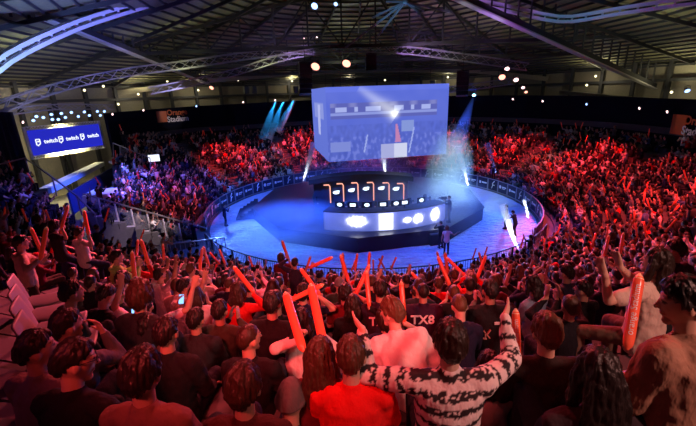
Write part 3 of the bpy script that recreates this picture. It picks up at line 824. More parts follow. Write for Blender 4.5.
# empty seats beside the left aisle
def make_seat():
    o = empty('stadium_seat', (0, 0, 0))
    b_ = MB(); b_.tube([V((0, -.02, .44)), V((0, .2, .42)), V((0, .40, .45))], [(.20, .03), (.215, .028), (.21, .02)], 12, V((1, 0, 0))); b_.build('seat', M['seat'], o, True)
    b_ = MB(); b_.tube([V((0, -.05, .44)), V((0, -.09, .64)), V((0, -.13, .82))], [(.20, .02), (.215, .022), (.19, .02)], 12, V((1, 0, 0))); b_.build('backrest', M['seat'], o, True)
    b_ = MB(); b_.bar((0, .12, -.35), (0, .12, .42), .07); b_.bar((-.2, .12, .40), (.2, .12, .40), .05); b_.build('leg', M['black'], o); return o
proto = make_seat(); SEATPOS = []
for i, (u, v, f) in enumerate(((27, 290, 5.0), (31, 302, 4.5), (35.5, 316, 4.0), (41, 333, 3.55))):
    o = proto if i == 0 else copy_tree(proto)
    p = atd(u, v, f) - V((0, 0, .62)); o.location = p; o.rotation_euler = (0, 0, math.radians(-62)); SEATPOS.append(p)
    tag(o, f'empty grey seat in the left aisle row, {ordn[i]} one counted towards the camera', 'seat', 'empty seats by the left aisle')
# ---------------------------------------------------------------- stage
SZ = 1.0
def ngon(r, n, rot, z0, z1, mb, c=(CX-.2, CY+.3)):
    b_ = [V((c[0]+r*math.cos(rot+2*PI*i/n), c[1]+r*math.sin(rot+2*PI*i/n), z0)) for i in range(n)]
    t_ = [V((p.x, p.y, z1)) for p in b_]
    mb.add(b_+t_, [tuple(reversed(range(n))), tuple(range(n, 2*n))] + [(i, (i+1) % n, n+(i+1) % n, n+i) for i in range(n)])
o = empty('stage_platform', (0, 0, 0), label='black polygonal stage platform on the blue floor', cat='stage')
mb = MB(); ngon(9.3, 10, .2, -.0, SZ-.06, mb); mb.build('stage_skirt', M['stagebase'], o)
mb = MB(); ngon(9.38, 10, .2, SZ-.06, SZ, mb); mb.build('stage_deck', M['stage'], o)
# steps at the left
o = empty('stage_steps', (0, 0, 0), label='black steps climbing to the left side of the stage', cat='steps')
e0 = atz(279, 207, 0); e0 = V((-7.6, 31.0, 0)); dirn = V((-1, -.15, 0)).normalized(); sd = V((-dirn.y, dirn.x, 0))
for q in range(5):
    cpt = V((-7.55, 30.6, 0)) + dirn*(.2 + .32*q); hh = SZ*(1-(q+0.6)/5.4)
    MB().box((cpt.x, cpt.y, hh/2), (.32, 3.0, hh), math.atan2(dirn.y, dirn.x)).build('step', M['stagebase'], o)
# LED desk: curved front with bright panels
RD = 8.25; SCN = V((CX-.2, CY+.3, 0))
def spol(r, deg, z=0): a = math.radians(deg); return V((SCN.x + r*math.cos(a), SCN.y + r*math.sin(a), z))
A0, A1 = 247.5, 306
o = empty('player_desk', spol(RD, 275, SZ), label='long curved desk with glowing white and blue front panels on stage', cat='desk')
bz = o.location.copy(); bz0 = V((bz.x, bz.y, bz.z))
NS = 24; mb = MB(); tp = MB()
for i in range(NS):
    a, b_ = A0+(A1-A0)*i/NS, A0+(A1-A0)*(i+1)/NS
    P = [spol(r, q, z)-bz0 for z in (SZ, SZ+1.25) for r, q in ((RD, a), (RD-.12, a), (RD-.12, b_), (RD, b_))]
    mb.add(P, [(3, 2, 1, 0), (4, 5, 6, 7), (0, 1, 5, 4), (1, 2, 6, 5), (2, 3, 7, 6), (3, 0, 4, 7)])
    P = [spol(r, q, z)-bz0 for z in (SZ+1.25, SZ+1.31) for r, q in ((RD+.06, a), (RD-.95, a), (RD-.95, b_), (RD+.06, b_))]
    tp.add(P, [(3, 2, 1, 0), (4, 5, 6, 7), (0, 1, 5, 4), (1, 2, 6, 5), (2, 3, 7, 6), (3, 0, 4, 7)])
mb.build('desk_front', M['black'], o); tp.build('desk_top', M['black'], o)
def desk_angle(u, v, r=RD):   # azimuth about the stage centre of the desk point seen at a pixel
    d = ray(u, v); A = d.x**2+d.y**2; B = -2*(d.x*SCN.x + d.y*SCN.y); C = SCN.x**2+SCN.y**2-r*r
    t = (-B - math.sqrt(max(0, B*B-4*A*C)))/(2*A); return math.degrees(math.atan2(d.y*t-SCN.y, d.x*t-SCN.x)) % 360
ANG = [desk_angle(u, 221) for u in (357, 386, 407, 418, 434.5)]
def deskcol(a, t):
    c = np.array([.10, .14, .58])*(.8 + .35*t)
    def add(k, w): 
        nonlocal c; c = c*(1-min(1, k)) + w*k
    for (ang, wd, h0, h1, sq) in ((ANG[0], 7.4, .30, .82, 0), (ANG[1], 5.8, .08, .92, 1), (ANG[2], 3.4, .35, .62, 0), (ANG[3], 4.6, .25, .72, 0), (ANG[4], 4.8, .2, .85, 0)):
        dx = abs(a-ang)/(wd/2); dy = abs(t-(h0+h1)/2)/((h1-h0)/2)
        d = max(dx, dy) if sq else math.hypot(dx, dy)
        if not sq: d += .25*noise.noise(V((a*1.2, t*5, ang)))
        k = 1/(1+math.exp((d-1)*(26 if sq else 9))); c = c + np.array([2.8, 2.9, 3.1])*k + np.array([.32, .33, .42])*math.exp(-max(0, d-1)*2.6)  # last term: haze glow round each panel, painted into the screen colour
    return c
def vcol_emit(name, st):
    m = bpy.data.materials.new(name); m.use_nodes = True; nt = m.node_tree
    nt.nodes.remove(nt.nodes['Principled BSDF']); e_ = nt.nodes.new('ShaderNodeEmission'); an = nt.nodes.new('ShaderNodeAttribute'); an.attribute_name = 'Col'
    nt.links.new(an.outputs['Color'], e_.inputs[0]); e_.inputs[1].default_value = st; nt.links.new(e_.outputs[0], nt.nodes['Material Output'].inputs[0]); return m
nx, nz = 150, 24; vs = [spol(RD+.02, A0+(A1-A0)*i/nx, SZ+.03+1.19*j/nz)-bz0 for j in range(nz+1) for i in range(nx+1)]
mb = MB(); mb.add(vs, [(j*(nx+1)+i, j*(nx+1)+i+1, (j+1)*(nx+1)+i+1, (j+1)*(nx+1)+i) for j in range(nz) for i in range(nx)])
me = mb.mesh('led_screen', vcol_emit('desk_picture', 1.0), False); buf = np.ones((len(vs), 4), dtype=np.float32)
for j in range(nz+1):
    for i in range(nx+1): buf[j*(nx+1)+i, :3] = deskcol(A0+(A1-A0)*i/nx, j/nz)
me.color_attributes.new('Col', 'FLOAT_COLOR', 'POINT').data.foreach_set('color', buf.ravel()); linkmesh('led_screen', me, o)
# booth behind: dark back wall, canopy and lit strips
yB = 26.6
o = empty('player_booth', aty(358, 206, yB), label='dark player booth with glowing pink strips and a canopy on stage', cat='booth')
o.location.z = SZ; bz = o.location.copy()
def bl(u, v, dy=0): return aty(u, v, yB+dy) - bz
xa, xb = bl(314, 195).x, bl(408, 195).x; zt = bl(350, 181).z
rb = MB(); n = 14; RB = (xb-xa)/2
for i in range(n):   # gently curved back wall
    q0, q1 = i/n, (i+1)/n; x0, x1 = xa+(xb-xa)*q0, xa+(xb-xa)*q1
    y0, y1 = -.9*(2*q0-1)**2+.9, -.9*(2*q1-1)**2+.9
    P = [V((x, y+dy, z)) for z in (0, zt) for x, y, dy in ((x0, y0, 0), (x0, y0, .15), (x1, y1, .15), (x1, y1, 0))]
    rb.add(P, [(0, 1, 2, 3), (7, 6, 5, 4), (4, 5, 1, 0), (5, 6, 2, 1), (6, 7, 3, 2), (7, 4, 0, 3)])
rb.build('back_wall', M['stagebase'], o)
cn = MB()
for i in range(n):
    q0, q1 = i/n, (i+1)/n; x0, x1 = xa-.25+(xb-xa+.5)*q0, xa-.25+(xb-xa+.5)*q1
    y0, y1 = -.9*(2*q0-1)**2+.9, -.9*(2*q1-1)**2+.9
    z0_, z1_ = zt-.05+.12*math.sin(PI*q0), zt-.05+.12*math.sin(PI*q1)
    P = [V((x, y+dy, z+dz)) for dz in (0, .35) for x, y, dy, z in ((x0, y0, -.7, z0_), (x0, y0, .5, z0_), (x1, y1, .5, z1_), (x1, y1, -.7, z1_))]
    cn.add(P, [(0, 1, 2, 3), (7, 6, 5, 4), (4, 5, 1, 0), (5, 6, 2, 1), (6, 7, 3, 2), (7, 4, 0, 3)])
cn.build('canopy', M['black'], o)
for u in (330, 343.5, 358.5, 374.5, 390, 404):
    p = bl(u, 195, -.15); q = (p.x-xa)/(xb-xa); yy = -.9*(2*q-1)**2+.75
    s = MB(); s.tube([V((p.x-.45, yy, zt-.32)), V((p.x-.08, yy, zt-.32)), V((p.x, yy, zt-.45)), V((p.x, yy, .75))], .045, 6); s.build('light_strip', M['strip'], o)
for u, v in ((336, 194.5), (351.5, 193), (366.5, 191.5), (382, 190.5), (396.5, 190)):
    p = bl(u, v, -.1); q = (p.x-xa)/(xb-xa); yy = -.9*(2*q-1)**2+.72
    e = MB(); e.ball((p.x, yy, p.z), (.24, .03, .13), 12, 6); e.box((p.x+.14, yy, p.z+.10), (.22, .04, .08), 0); e.build('emblem', M['monitor'], o)
# monitors on the desk and gaming chairs with players
def make_monitor(p, rz, label, lit):
    o = empty('monitor', p, rz, label=label, cat='monitor', group='monitors on the players desk')
    MB().box((0, 0, .33), (.62, .05, .37)).build('bezel', M['black'], o)
    MB().box((0, .03, .33), (.58, .01, .33)).build('screen', M['monitor'], o)
    e = MB(); e.ball((0, -.03, .33), (.17, .015, .12), 12, 6) if lit else e.box((0, -.03, .33), (.36, .02, .2)); e.build('emblem', M['monitor'], o)
    f = MB(); f.bar((0, .02, 0), (0, .02, .2), .05); f.box((0, .02, .01), (.25, .2, .02)); f.build('stand', M['black'], o)
i = 0
for u, v in ((340, 204), (353, 203), (367, 202), (383, 201), (396, 200), (404.5, 200), (421, 197.5)):
    a = desk_angle(u, 210, RD-.45); p = spol(RD-.45, a, SZ+1.31)
    make_monitor(p, math.radians(a)+PI/2, f'monitor with a white emblem on the curved stage desk, {ordn[i]} from the left', i % 2 == 0); i += 1
def make_chair(p, rz, label):
    o = empty('gaming_chair', p, rz, label=label, cat='chair', group='gaming chairs behind the stage desk')
    b_ = MB(); b_.tube([V((0, -.2, .5)), V((0, .25, .5))], [(.27, .07), (.26, .06)], 12, V((1, 0, 0))); b_.build('seat', M['black'], o, True)
    b_ = MB(); b_.tube([V((0, -.24, .5)), V((0, -.3, .8)), V((0, -.36, 1.1)), V((0, -.38, 1.38))], [(.24, .06), (.28, .07), (.28, .06), (.18, .05)], 12, V((1, 0, 0))); b_.build('backrest', M['black'], o, True)
    b_ = MB(); b_.bar((0, 0, .08), (0, 0, .46), .07)
    for q in range(5): b_.bar((0, 0, .1), (.3*math.cos(q*1.257), .3*math.sin(q*1.257), .05), .05)
    b_.build('base', M['black'], o)
PLAYERS = []
for i, u in enumerate((346.5, 360, 375, 390, 413, 430)):
    a = desk_angle(u, 208, RD-1.5); p = spol(RD-1.62, a, SZ)
    make_chair(p, math.radians(a)-PI/2, f'black gaming chair behind the curved stage desk, {ordn[i]} from the left')
    PLAYERS.append((p, math.radians(a)-PI/2, i))
# low console right of the desk
o = empty('mixing_console', spol(RD-.6, 309.5, SZ), math.radians(309.5)+PI/2, label='black equipment case at the right end of the curved desk', cat='case')
MB().box((0, 0, .45), (1.0, .7, .9)).build('body', M['black'], o); MB().box((0, -.1, .95), (.8, .5, .08)).build('lid', M['knob'], o)
p = atz(437, 241, 0.0); p = spol(9.9, 293, 0)
o = empty('floor_case', atz(434, 244, 0), .2, label='small black equipment box on the floor at the stage front', cat='case')
MB().box((0, 0, .35), (.7, .5, .7)).build('body', M['black'], o); MB().box((0, 0, .74), (.72, .52, .06)).build('lid', M['knob'], o)

# ---------------------------------------------------------------- hanging screen cube
BW, BD = 9.5, 8.4
yaw = math.radians(11.5); zt, zb = 9.85, 4.5
fl_ = aty(327, 124, 28.4); ex = V((math.cos(yaw), math.sin(yaw), 0)); ey = V((-math.sin(yaw), math.cos(yaw), 0))
ctr = V((fl_.x, fl_.y, 0)) + ex*(BW/2) + ey*(BD/2)
o = empty('screen_cube', (ctr.x, ctr.y, (zt+zb)/2), yaw, label='huge glowing lavender four-sided video cube hanging over the stage', cat='screen')
hh = zt - zb
f = MB(); f.box((0, 0, 0), (BW-.12, BD-.12, hh-.06)); f.build('cube_frame', M['black'], o)
def frontcol(s, t):   # s 0..1 left-right, t 0..1 bottom-top : picture on the screen
    b_ = np.array([.12, .17, .72])
    b_ = b_*(1.0 + .12*t) + .02*noise.noise(V((s*9, t*6, 0)))
    if t > .93: b_ = b_*1.12
    if .58 < t < .79 and .03 < s < .90:      # lit gantry
        b_ = np.array([.13, .15, .55])
        if .62 < t < .66: b_ = np.array([.30, .36, .85])
        for x0, x1 in ((.07, .16), (.22, .25), (.31, .43), (.54, .62), (.68, .71), (.77, .85)):
            if x0 < s < x1 and .67 < t < .73: b_ = np.array([.45, .52, .98])
        b_ = b_ + .12*max(0, math.sin(s*38))*(t > .73)
    if t < .50:
        n = noise.noise(V((s*40, t*14, 2)))
        b_ = b_*(.92 + .18*n)
        if t < .33 and n > .18: b_ = b_ + .06
    if .02 < s < .18 and .13 < t < .27: b_ = np.array([.24, .30, .78])
    if .60 < s < .71 and .37 < t < .52: b_ = np.array([.27, .36, .80])
    for x0, x1, t0, t1 in ((.29, .32, .10, .35), (.67, .71, .06, .42)):
        xx = x0 + (x1-x0)*(t-t0)/(t1-t0)
        if t0 < t < t1 and abs(s-xx) < .006: b_ = np.array([.40, .48, .95])
    # spotlight streak
    p0, p1 = (.26, .98), (.55, .62); q = ((s-p0[0])*(p1[0]-p0[0])*3 + (t-p0[1])*(p1[1]-p0[1]))/((p1[0]-p0[0])**2*3+(p1[1]-p0[1])**2)
    if 0 < q < 1.05:
        cx_, cy_ = p0[0]+(p1[0]-p0[0])*q, p0[1]+(p1[1]-p0[1])*q
        d = math.hypot((s-cx_)*1.7, t-cy_); w = .045 + .05*q
        b_ = b_ + np.array([.55, .55, .35])*math.exp(-(d/w)**2)*(.25+.75*q)
    d = math.hypot((s-.545)*1.7, t-.615); b_ = b_ + np.array([1, 1, .7])*math.exp(-(d/.05)**2)
    if abs(s-(.565+.012*(.4-t)/.2)) < .008 + .02*max(0, (.48-t))/.26*.9 and .22 < t < .48: b_ = np.array([.62, .26, .52])
    if .43 < s < .54 and t < .20: b_ = np.array([.45, .48, .85])
    if .54 <= s < .655 and t < .205: b_ = np.array([.72, .76, 1.0])
    return b_
def sidecol(s, t):
    b_ = np.array([.15, .21, .78])*(.95 + .1*t)
    if .56 < t < .8 and .2 < s < .8: b_ = np.array([.30, .36, .85])
    if abs(s - .5 - .1*(t-.5)) < .08 and .3 < t < .75: b_ = np.array([.5, .55, .98])
    return b_
em = bpy.data.materials.new('video_picture'); em.use_nodes = True; nt = em.node_tree
nt.nodes.remove(nt.nodes['Principled BSDF']); e_ = nt.nodes.new('ShaderNodeEmission'); an = nt.nodes.new('ShaderNodeAttribute'); an.attribute_name = 'Col'
nt.links.new(an.outputs['Color'], e_.inputs[0]); e_.inputs[1].default_value = .74; nt.links.new(e_.outputs[0], nt.nodes['Material Output'].inputs[0])
def screen(name, w, h, nx, nz, fn, m4):
    vs = [V(((i/nx-.5)*w, 0, (j/nz-.5)*h)) for j in range(nz+1) for i in range(nx+1)]
    fs = [(j*(nx+1)+i, j*(nx+1)+i+1, (j+1)*(nx+1)+i+1, (j+1)*(nx+1)+i) for j in range(nz) for i in range(nx)]
    mb = MB(); mb.add(vs, fs); me = mb.mesh(name, em, False)
    at = me.color_attributes.new('Col', 'FLOAT_COLOR', 'POINT')
    buf = np.ones((len(vs), 4), dtype=np.float32)
    for q, v in enumerate(vs): buf[q, :3] = np.clip(fn(v.x/w+.5, v.z/h+.5), 0, 1.6)
    at.data.foreach_set('color', buf.ravel()); return linkmesh(name, me, o, m4)
screen('front_screen', BW, hh, 180, 110, frontcol, Matrix.Translation((0, -BD/2+.02, 0)))
screen('side_screen', BD, hh, 40, 40, sidecol, Matrix.Translation((-BW/2+.02, 0, 0)) @ Matrix.Rotation(-PI/2, 4, 'Z'))
screen('side_screen', BD, hh, 40, 40, sidecol, Matrix.Translation((BW/2-.02, 0, 0)) @ Matrix.Rotation(PI/2, 4, 'Z'))
screen('back_screen', BW, hh, 60, 40, frontcol, Matrix.Translation((0, BD/2-.02, 0)) @ Matrix.Rotation(PI, 4, 'Z'))
f = MB()
for x in (-3.5, 3.5):
    for y in (-3.5, 3.5): MB().bar((x, y, hh/2-.03), (x, y, 5.2), .035).build('hanging_cable', M['black'], o)
pass
# ---------------------------------------------------------------- roof and rigging
def zroof(r): return 19.6 - r*.247
mb = MB(); rings = [0.5, 6, 10, 14, 18, 22, 26, 30, 34.2]; na = 48
for r in rings: mb.v += [tuple(pol(r, 360*i/na, zroof(r))) for i in range(na)]
for i in range(len(rings)-1):
    for k in range(na): mb.f.append((i*na+k, (i+1)*na+k, (i+1)*na+(k+1) % na, i*na+(k+1) % na)); mb.m.append(0)
tag(mb.build('ceiling', M['roof']), kind='structure')
mb = MB(); r = 3.0
while r < 34:
    for i in range(24): mb.bar(pol(r, 15*i, zroof(r)-.12), pol(r, 15*i+15, zroof(r)-.1), .09, .16)
    r += .95
tag(mb.build('ceiling_purlins', M['steel']), kind='structure')
mb = MB()
for i in range(24): mb.bar(pol(2, 15*i, zroof(2)-.35), pol(34, 15*i, zroof(34)-.35), .15, .26)
tag(mb.build('ceiling_rafters', M['steel']), kind='structure')
for j, (y, zb_) in enumerate(((37, 13.4), (45, 12.7), (53, 12.1))):
    mb = MB(); xs = np.arange(-30, 33.1, 3.0); prev = None
    for i, x in enumerate(xs):
        rr = math.hypot(x-CX, y-CY)
        if rr > 33.5: prev = None; continue
        b_ = V((x, y, zb_)); t_ = V((x, y, max(zb_+.5, zroof(rr)-.3)))
        mb.bar(b_, t_, .14)
        if prev:
            mb.bar(prev[0], b_, .24, .3); mb.bar(prev[1], t_, .2, .25); mb.bar(prev[0] if i % 2 else prev[1], t_ if i % 2 else b_, .12)
        prev = (b_, t_)
    tag(mb.build('ceiling_girder', M['steel']), kind='structure')
# long diagonal girders under the roof
def girder(pts, w, h, m, trans=False):
    mb = MB()
    for a_, b_ in zip(pts, pts[1:]): mb.bar(a_, b_, w, h)
    return tag(mb.build('ceiling_beam', m), kind='structure')
def dbl(pa, pb, drop):
    pa, pb = V(pa), V(pb); mb = MB(); mb.bar(pa, pb, .34, .42)
    tag(mb.build('ceiling_beam', M['steel']), kind='structure')
    mb = MB(); mb.bar(pa-V((0, 0, .27)), pb-V((0, 0, .27)), .5, .10); tag(mb.build('ceiling_beam', M['paintsteel']), kind='structure')
    mb = MB(); n = 22
    for i in range(n): q = pa.lerp(pb, (i+.5)/n); mb.bar(q, V((q.x, q.y, zroof(math.hypot(q.x-CX, q.y-CY))-.2)), .11)
    tag(mb.build('ceiling_struts', M['steel']), kind='structure')
dbl(aty(-30, -16, 22), aty(208, 82, 50), 1.5)
dbl(aty(420, -22, 27), aty(655, 86, 42), 1.5)
girder([aty(30, 104, 44), aty(125, 92, 48), aty(205, 81, 52), aty(300, 73, 56), aty(385, 70, 58), aty(475, 71, 57), aty(548, 79, 52)], .3, .55, M['wallbeige'])
girder([aty(560, 92, 46), aty(620, 98, 40), aty(668, 101, 36)], .3, .4, M['wallbeige'])
# curved lighting trusses
ltruss('curved_truss', [aty(-14, 74, 20), aty(4, 59, 21), aty(38, 41, 23), aty(76, 25, 26), aty(118, 12, 29), aty(165, -1, 32)], .38, 'blue-violet lit curved truss sweeping across the top left of the roof', m=M['trusspale'], chord=.20, lace=.9, solid=True)
ltruss('curved_truss', [aty(464, 0, 34), aty(505, 8, 33), aty(545, 17, 32), aty(572, 19, 31), aty(620, 11, 29), aty(675, 3, 27), aty(720, -2, 26)], .35, 'dim purple and teal lit curved truss at the top right of the roof', m=M['trusspale'], chord=.17, lace=.9, solid=True)
ltruss('curved_truss', [aty(-12, 112, 26), aty(30, 96, 29), aty(75, 83, 32), aty(130, 72, 35), aty(190, 64, 37), aty(260, 54, 38), aty(330, 48, 38.5), aty(400, 50, 38.5), aty(460, 57, 38), aty(528, 67, 36)], .62, 'long curved silver truss arching over the hanging video cube', chord=.09, lace=.8)
ltruss('curved_truss', [aty(150, 91, 32), aty(195, 82, 33), aty(236, 72, 34.5), aty(285, 57, 36), aty(330, 49.5, 37)], .5, 'shorter silver truss rising towards the middle of the long curved truss', chord=.08, lace=.7)
ltruss('straight_truss', [aty(446, 90, 36), aty(478, 86, 35.4), aty(512, 81, 34.8)], .5, 'short straight silver truss right of the hanging video cube', chord=.08, lace=.6)
# spider of lit arms near the top centre
h0 = aty(405, 2, 30); o = empty('spider_truss', h0, 0, label='cyan-lit spider of truss arms hanging near the top centre of the roof', cat='truss')
for (u, v, y) in ((372, 18, 30), (345, 48, 31), (378, 36, 31), (421, 14, 29.5), (424, 10, 31), (450, 12, 30), (386, 2, 30)):
    MB().bar((0, 0, 0), aty(u, v, y)-h0, .12).build('arm', M['alu'], o)
m_ = MB(); m_.ball((0, 0, 0), .22, 10, 8); m_.build('hub', M['alu'], o, True)
m_ = MB(); m_.bar((0, 0, 0), (0, 0, zroof(math.hypot(h0.x-CX, h0.y-CY))-h0.z), .06); m_.build('hanger', M['steel'], o)
# flood lamps along the hall wall
i = 0
for u, v in ((84, 90), (103, 86), (118, 104), (138, 94), (167, 81), (198, 90), (238, 80), (292, 81), (349, 74), (385, 80), (448, 77), (596, 76), (587, 85), (672, 92)):
    p = wall_hit(u, v, 31.5); lamp('flood_lamp', p, V((p.x*.6, p.y*.6+10, 6)), M['lampwarm'], f'warm white flood lamp on the far hall wall, {ordn[i]} from the left', .15, 'flood lamps on the hall wall'); i += 1
# pink and blue lamps on the black wall
i = 0
for u, v in ((22, 122), (112, 114), (143, 110), (243, 102), (275, 100), (513, 99), (543, 101), (640, 108), (668, 111.5)):
    p = wall_hit(u, v, 22.9 if u > 150 else 25.6); lamp('wash_lamp', p, V((CX, CY, 1)), M['lampwhite'], f'pink-white wash lamp above the far crowd, {ordn[i]} from the left', .12, 'wash lamps above the far crowd'); i += 1
for u, v in ((196, 106), (587, 104)):
    p = wall_hit(u, v, 22.9); lamp('wash_lamp', p, V((CX, CY, 1)), M['lampblue'], 'small blue lamp on the black wall ' + ('left of the video cube' if u < 300 else 'right of the video cube'), .12)
for u, v, y, L, lab, sz in ((316, 65, 29, 'lamporange', 'pink-orange spot lamp above the left corner of the video cube', .34), (347, 62, 30, 'lamporange', 'pink-orange spot lamp above the video cube, right of its corner', .34),
                         (502, 76, 30, 'lamporange', 'orange spot lamp right of the video cube', .26), (507, 68, 32, 'lampwhite', 'white spot lamp above the orange one right of the cube', .20), (516, 79, 31, 'lampwhite', 'white spot lamp beside the orange one right of the cube', .20),
                         (523, 87, 31, 'lampwhite', 'small white spot lamp below the others right of the cube', .14), (526, 91.5, 31, 'lamporange', 'lowest small orange lamp right of the cube', .13),
                         (212, 87, 34, 'lamporange', 'orange lamp above the left far stand', .2), (315, 5, 30, 'lampblue', 'bright blue-white oval lamp at the top of the roof', .26), (336, 3.5, 31, 'lampblue', 'blue-white lamp right of the oval one at the roof top', .16),
                         (474, 94.5, 34, 'lampcyan', 'cyan lamp head throwing a beam right of the video cube', .16), (687, 90, 22, 'lampblue', 'blue lamp at the right edge under the roof', .14), (304, 38, 33, 'lampwhite', 'small lamp on the left roof rigging', .07), (317, 37, 33, 'lampwhite', 'small lamp beside another on the left roof rigging', .07)):
    p = aty(u, v, y); lamp('spot_lamp', p, aty(u, v, y) + V((-.3, -1, -.8)), M[L], lab, sz)
# dark hanging speakers
def speakers(u, v, y, n, rz, label, w=.9):
    p = aty(u, v, y); o = empty('line_array_speaker', p, rz, label=label, cat='speaker')
    for q in range(n):
        b_ = MB(); b_.box((0, .05*q*q*.5, -.36*q), (w, .55, .34), mtx=Matrix.Rotation(-.07*q, 4, 'X')); b_.build('cabinet', M['black'], o)
    b_ = MB(); b_.bar((0, 0, .15), (0, 0, 2.6), .04); b_.box((0, 0, .22), (w, .5, .06)); b_.build('hanging_bar', M['black'], o)
speakers(305, 66, 29.5, 6, .3, 'dark hanging speaker array at the left corner of the video cube')
speakers(371, 57, 31, 3, 0, 'small dark hanging speaker array above the video cube', .8)
speakers(463, 74, 31, 5, -.3, 'dark hanging speaker array at the right corner of the video cube')
for i, (u, v) in enumerate(((246, 90), (254, 90), (296, 90), (433, 84))):
    p = wall_hit(u, v, 25); o = empty('box_speaker', p, math.radians(phir(p.x, p.y)[0])-PI/2, label=f'small black box speaker hanging before the pale hall wall, {ordn[i]} from the left', cat='speaker', group='box speakers')
    MB().box((0, 0, 0), (.55, .5, .9)).build('cabinet', M['black'], o); MB().box((0, -.26, 0), (.48, .03, .8)).build('grille', M['knob'], o)
# ---------------------------------------------------------------- people one can tell apart
OCC = [(p.x, p.y, .4) for p in SEATPOS]            # (x, y, radius) already taken
def yaw_to(loc): d = V((CX-loc.x, CY-loc.y, 0)); return math.atan2(d.y, d.x) - PI/2
def rot2(v, a): return Matrix.Rotation(a, 3, 'Z') @ V(v)
DBG = []
def hero(u, v, w, pose, label, dyaw=0, scale=1.0, hw=None, wpx=None, hdpx=None, hi=True, fw=None, **k):
    """head seen at pixel (u, v), about w pixels wide"""
    p = dict(POSES[pose] if isinstance(pose, str) else pose); p.update(k.pop('pz', {}))
    fw = fw or 380*.2*scale/w
    Hw = atd(u, v, fw)
    J = skel(p); loc = Hw.copy()
    for _ in range(2):
        yaw = yaw_to(loc) + dyaw; loc = Hw - rot2(J['H'].translation*scale, yaw)
    r = phir(loc.x, loc.y)[1]; k0 = int(math.floor((r - RR0)/DR)); kk = min(range(max(0, k0-1), min(21, k0+2)), key=lambda q: abs(loc.z - ztr(q)) + .25*abs(r-rk(q)-.5))
    tread = ztr(kk); dz = loc.z - tread
    DBG.append((label[:40], 'row', kk, 'dz', round(dz, 2), 'r', round(r-rk(kk), 2), [round(q, 2) for q in loc]))
    loc.z = tread; p['dz'] = dz/scale
    if wpx:
        p['wW'] = {sd: rot2(atd(a, b_, f)-loc, -yaw)/scale for sd, (a, b_, f) in wpx.items()}
        if hdpx: p['hdW'] = {sd: rot2(atd(a, b_, f)-atd(*wpx[sd]), -yaw) for sd, (a, b_, f) in hdpx.items()}
    OCC.append((Hw.x, Hw.y, .30)); OCC.append((loc.x, loc.y, .30))
    o, J = make_person(loc, yaw, p, scale=scale, hero=True, label=label, **k)
    return o, J, loc, yaw, scale
def back_text(H5, txt, size, m, up=.36, right=0, off=.142):
    o, J, loc, yaw, scale = H5
    me = text_mesh(txt, size, .004, True); me.materials.clear(); me.materials.append(m)
    X = Matrix((J['rgt'], J['up'], -J['fwd'])).transposed().to_4x4()
    t = [c for c in o.children if c.get('_', 0) or c.name.startswith(('jersey', 't_shirt'))][0]
    linkmesh('lettering', me, t, Matrix.Translation(J['P'] + J['up']*up + J['rgt']*right - J['fwd']*off) @ X)
def held_phone(H5, sd, label, tilt=0):
    o, J, loc, yaw, scale = H5
    p, hd, pn = hand_world(loc, yaw, scale, J, sd)
    up = (V((0, 0, .8)) + hd*.5).normalized(); nrm = (V((0, 0, H)) - p).normalized(); x = up.cross(nrm).normalized(); up = nrm.cross(x)
    X = Matrix((x, up, nrm)).transposed().to_4x4()
    q = empty('phone', p + pn*.012 + up*.03, 0, label=label, cat='phone'); q.matrix_world = Matrix.Translation(p + pn*.012 + up*.03) @ X
    b_ = MB(); b_.box((0, 0, 0), (.072, .145, .009)); b_.build('phone_body', M['black'], q)
    b_ = MB(); b_.box((0, 0, .005), (.064, .128, .002)); b_.build('screen', M['phone'], q)
def stripes(J, c1, c2, per=.085):
    P, up = J['P'], J['up']
    segs = []
    for sd in 'LR':
        S, E, W, *_ = J['arm'+sd]; segs.append((S, E, 0, sd)); segs.append((E, W, (E-S).length, sd))
    def fn(co):
        best = 9; val = (co-P).dot(up)
        for a, b_, off, sd in segs:
            d = b_-a; t = max(0, min(1, (co-a).dot(d)/d.dot(d))); dist = (co - a - d*t).length
            if dist < best and dist < .095 and (off > 0 or t > .12): best = dist; val = off + t*d.length + .03
        n = .018*noise.noise(co*22) + .010*noise.noise(co*60)
        f = ((val+n)/per) % 1
        dark = f < .48
        if dark and noise.noise(co*45) > .25: dark = False
        return c2 if dark else c1
    return fn
BLK = (.012, .012, .014); CHAR = (.03, .03, .034); NAVY = (.012, .016, .05); GREY = (.16, .16, .17); PALE = (.62, .58, .55); WHITE = (.78, .76, .74); REDT = (.62, .02, .02); MAROON = (.13, .012, .02); BEIGE = (.42, .33, .25); BROWN = (.17, .09, .06); TEAL = (.02, .05, .06); GREEN = (.35, .6, .12); DENIM = (.10, .17, .28); DKBROWN = (.03, .018, .016)
# bottom left
h = hero(75, 362, 36, 'phone', 'man in glasses looking at a phone with blue screen, bottom left corner', pz=dict(turn=-.75, nod=.15), top=BLK, hairk='short', skin=SKINS[1])
held_phone(h, 'R', 'phone with blue lit screen held by the man in glasses')
o, J, *_ = h
gm = MB()
for sg in (-1, 1):
    ring = [V((.034*sg + .024*math.cos(a), .100, .012 + .019*math.sin(a))) for a in np.linspace(0, 2*PI, 13)]; gm.tube(ring, .0028, 5, V((0, 1, 0)), cap=False)
    gm.tube([V((.058*sg, .098, .018)), V((.080*sg, .03, .016)), V((.082*sg, -.02, .008))], .003, 5)
gm.tube([V((-.012, .104, .016)), V((.012, .104, .016))], .003, 5); gm.build('glasses', M['black'], o, True, J['H'])
hero(37, 350, 32, 'lap', 'man in pale zip jacket facing right at the bottom left corner', pz=dict(turn=-.7), top=(.22, .17, .15), topname='jacket', hairk='short')
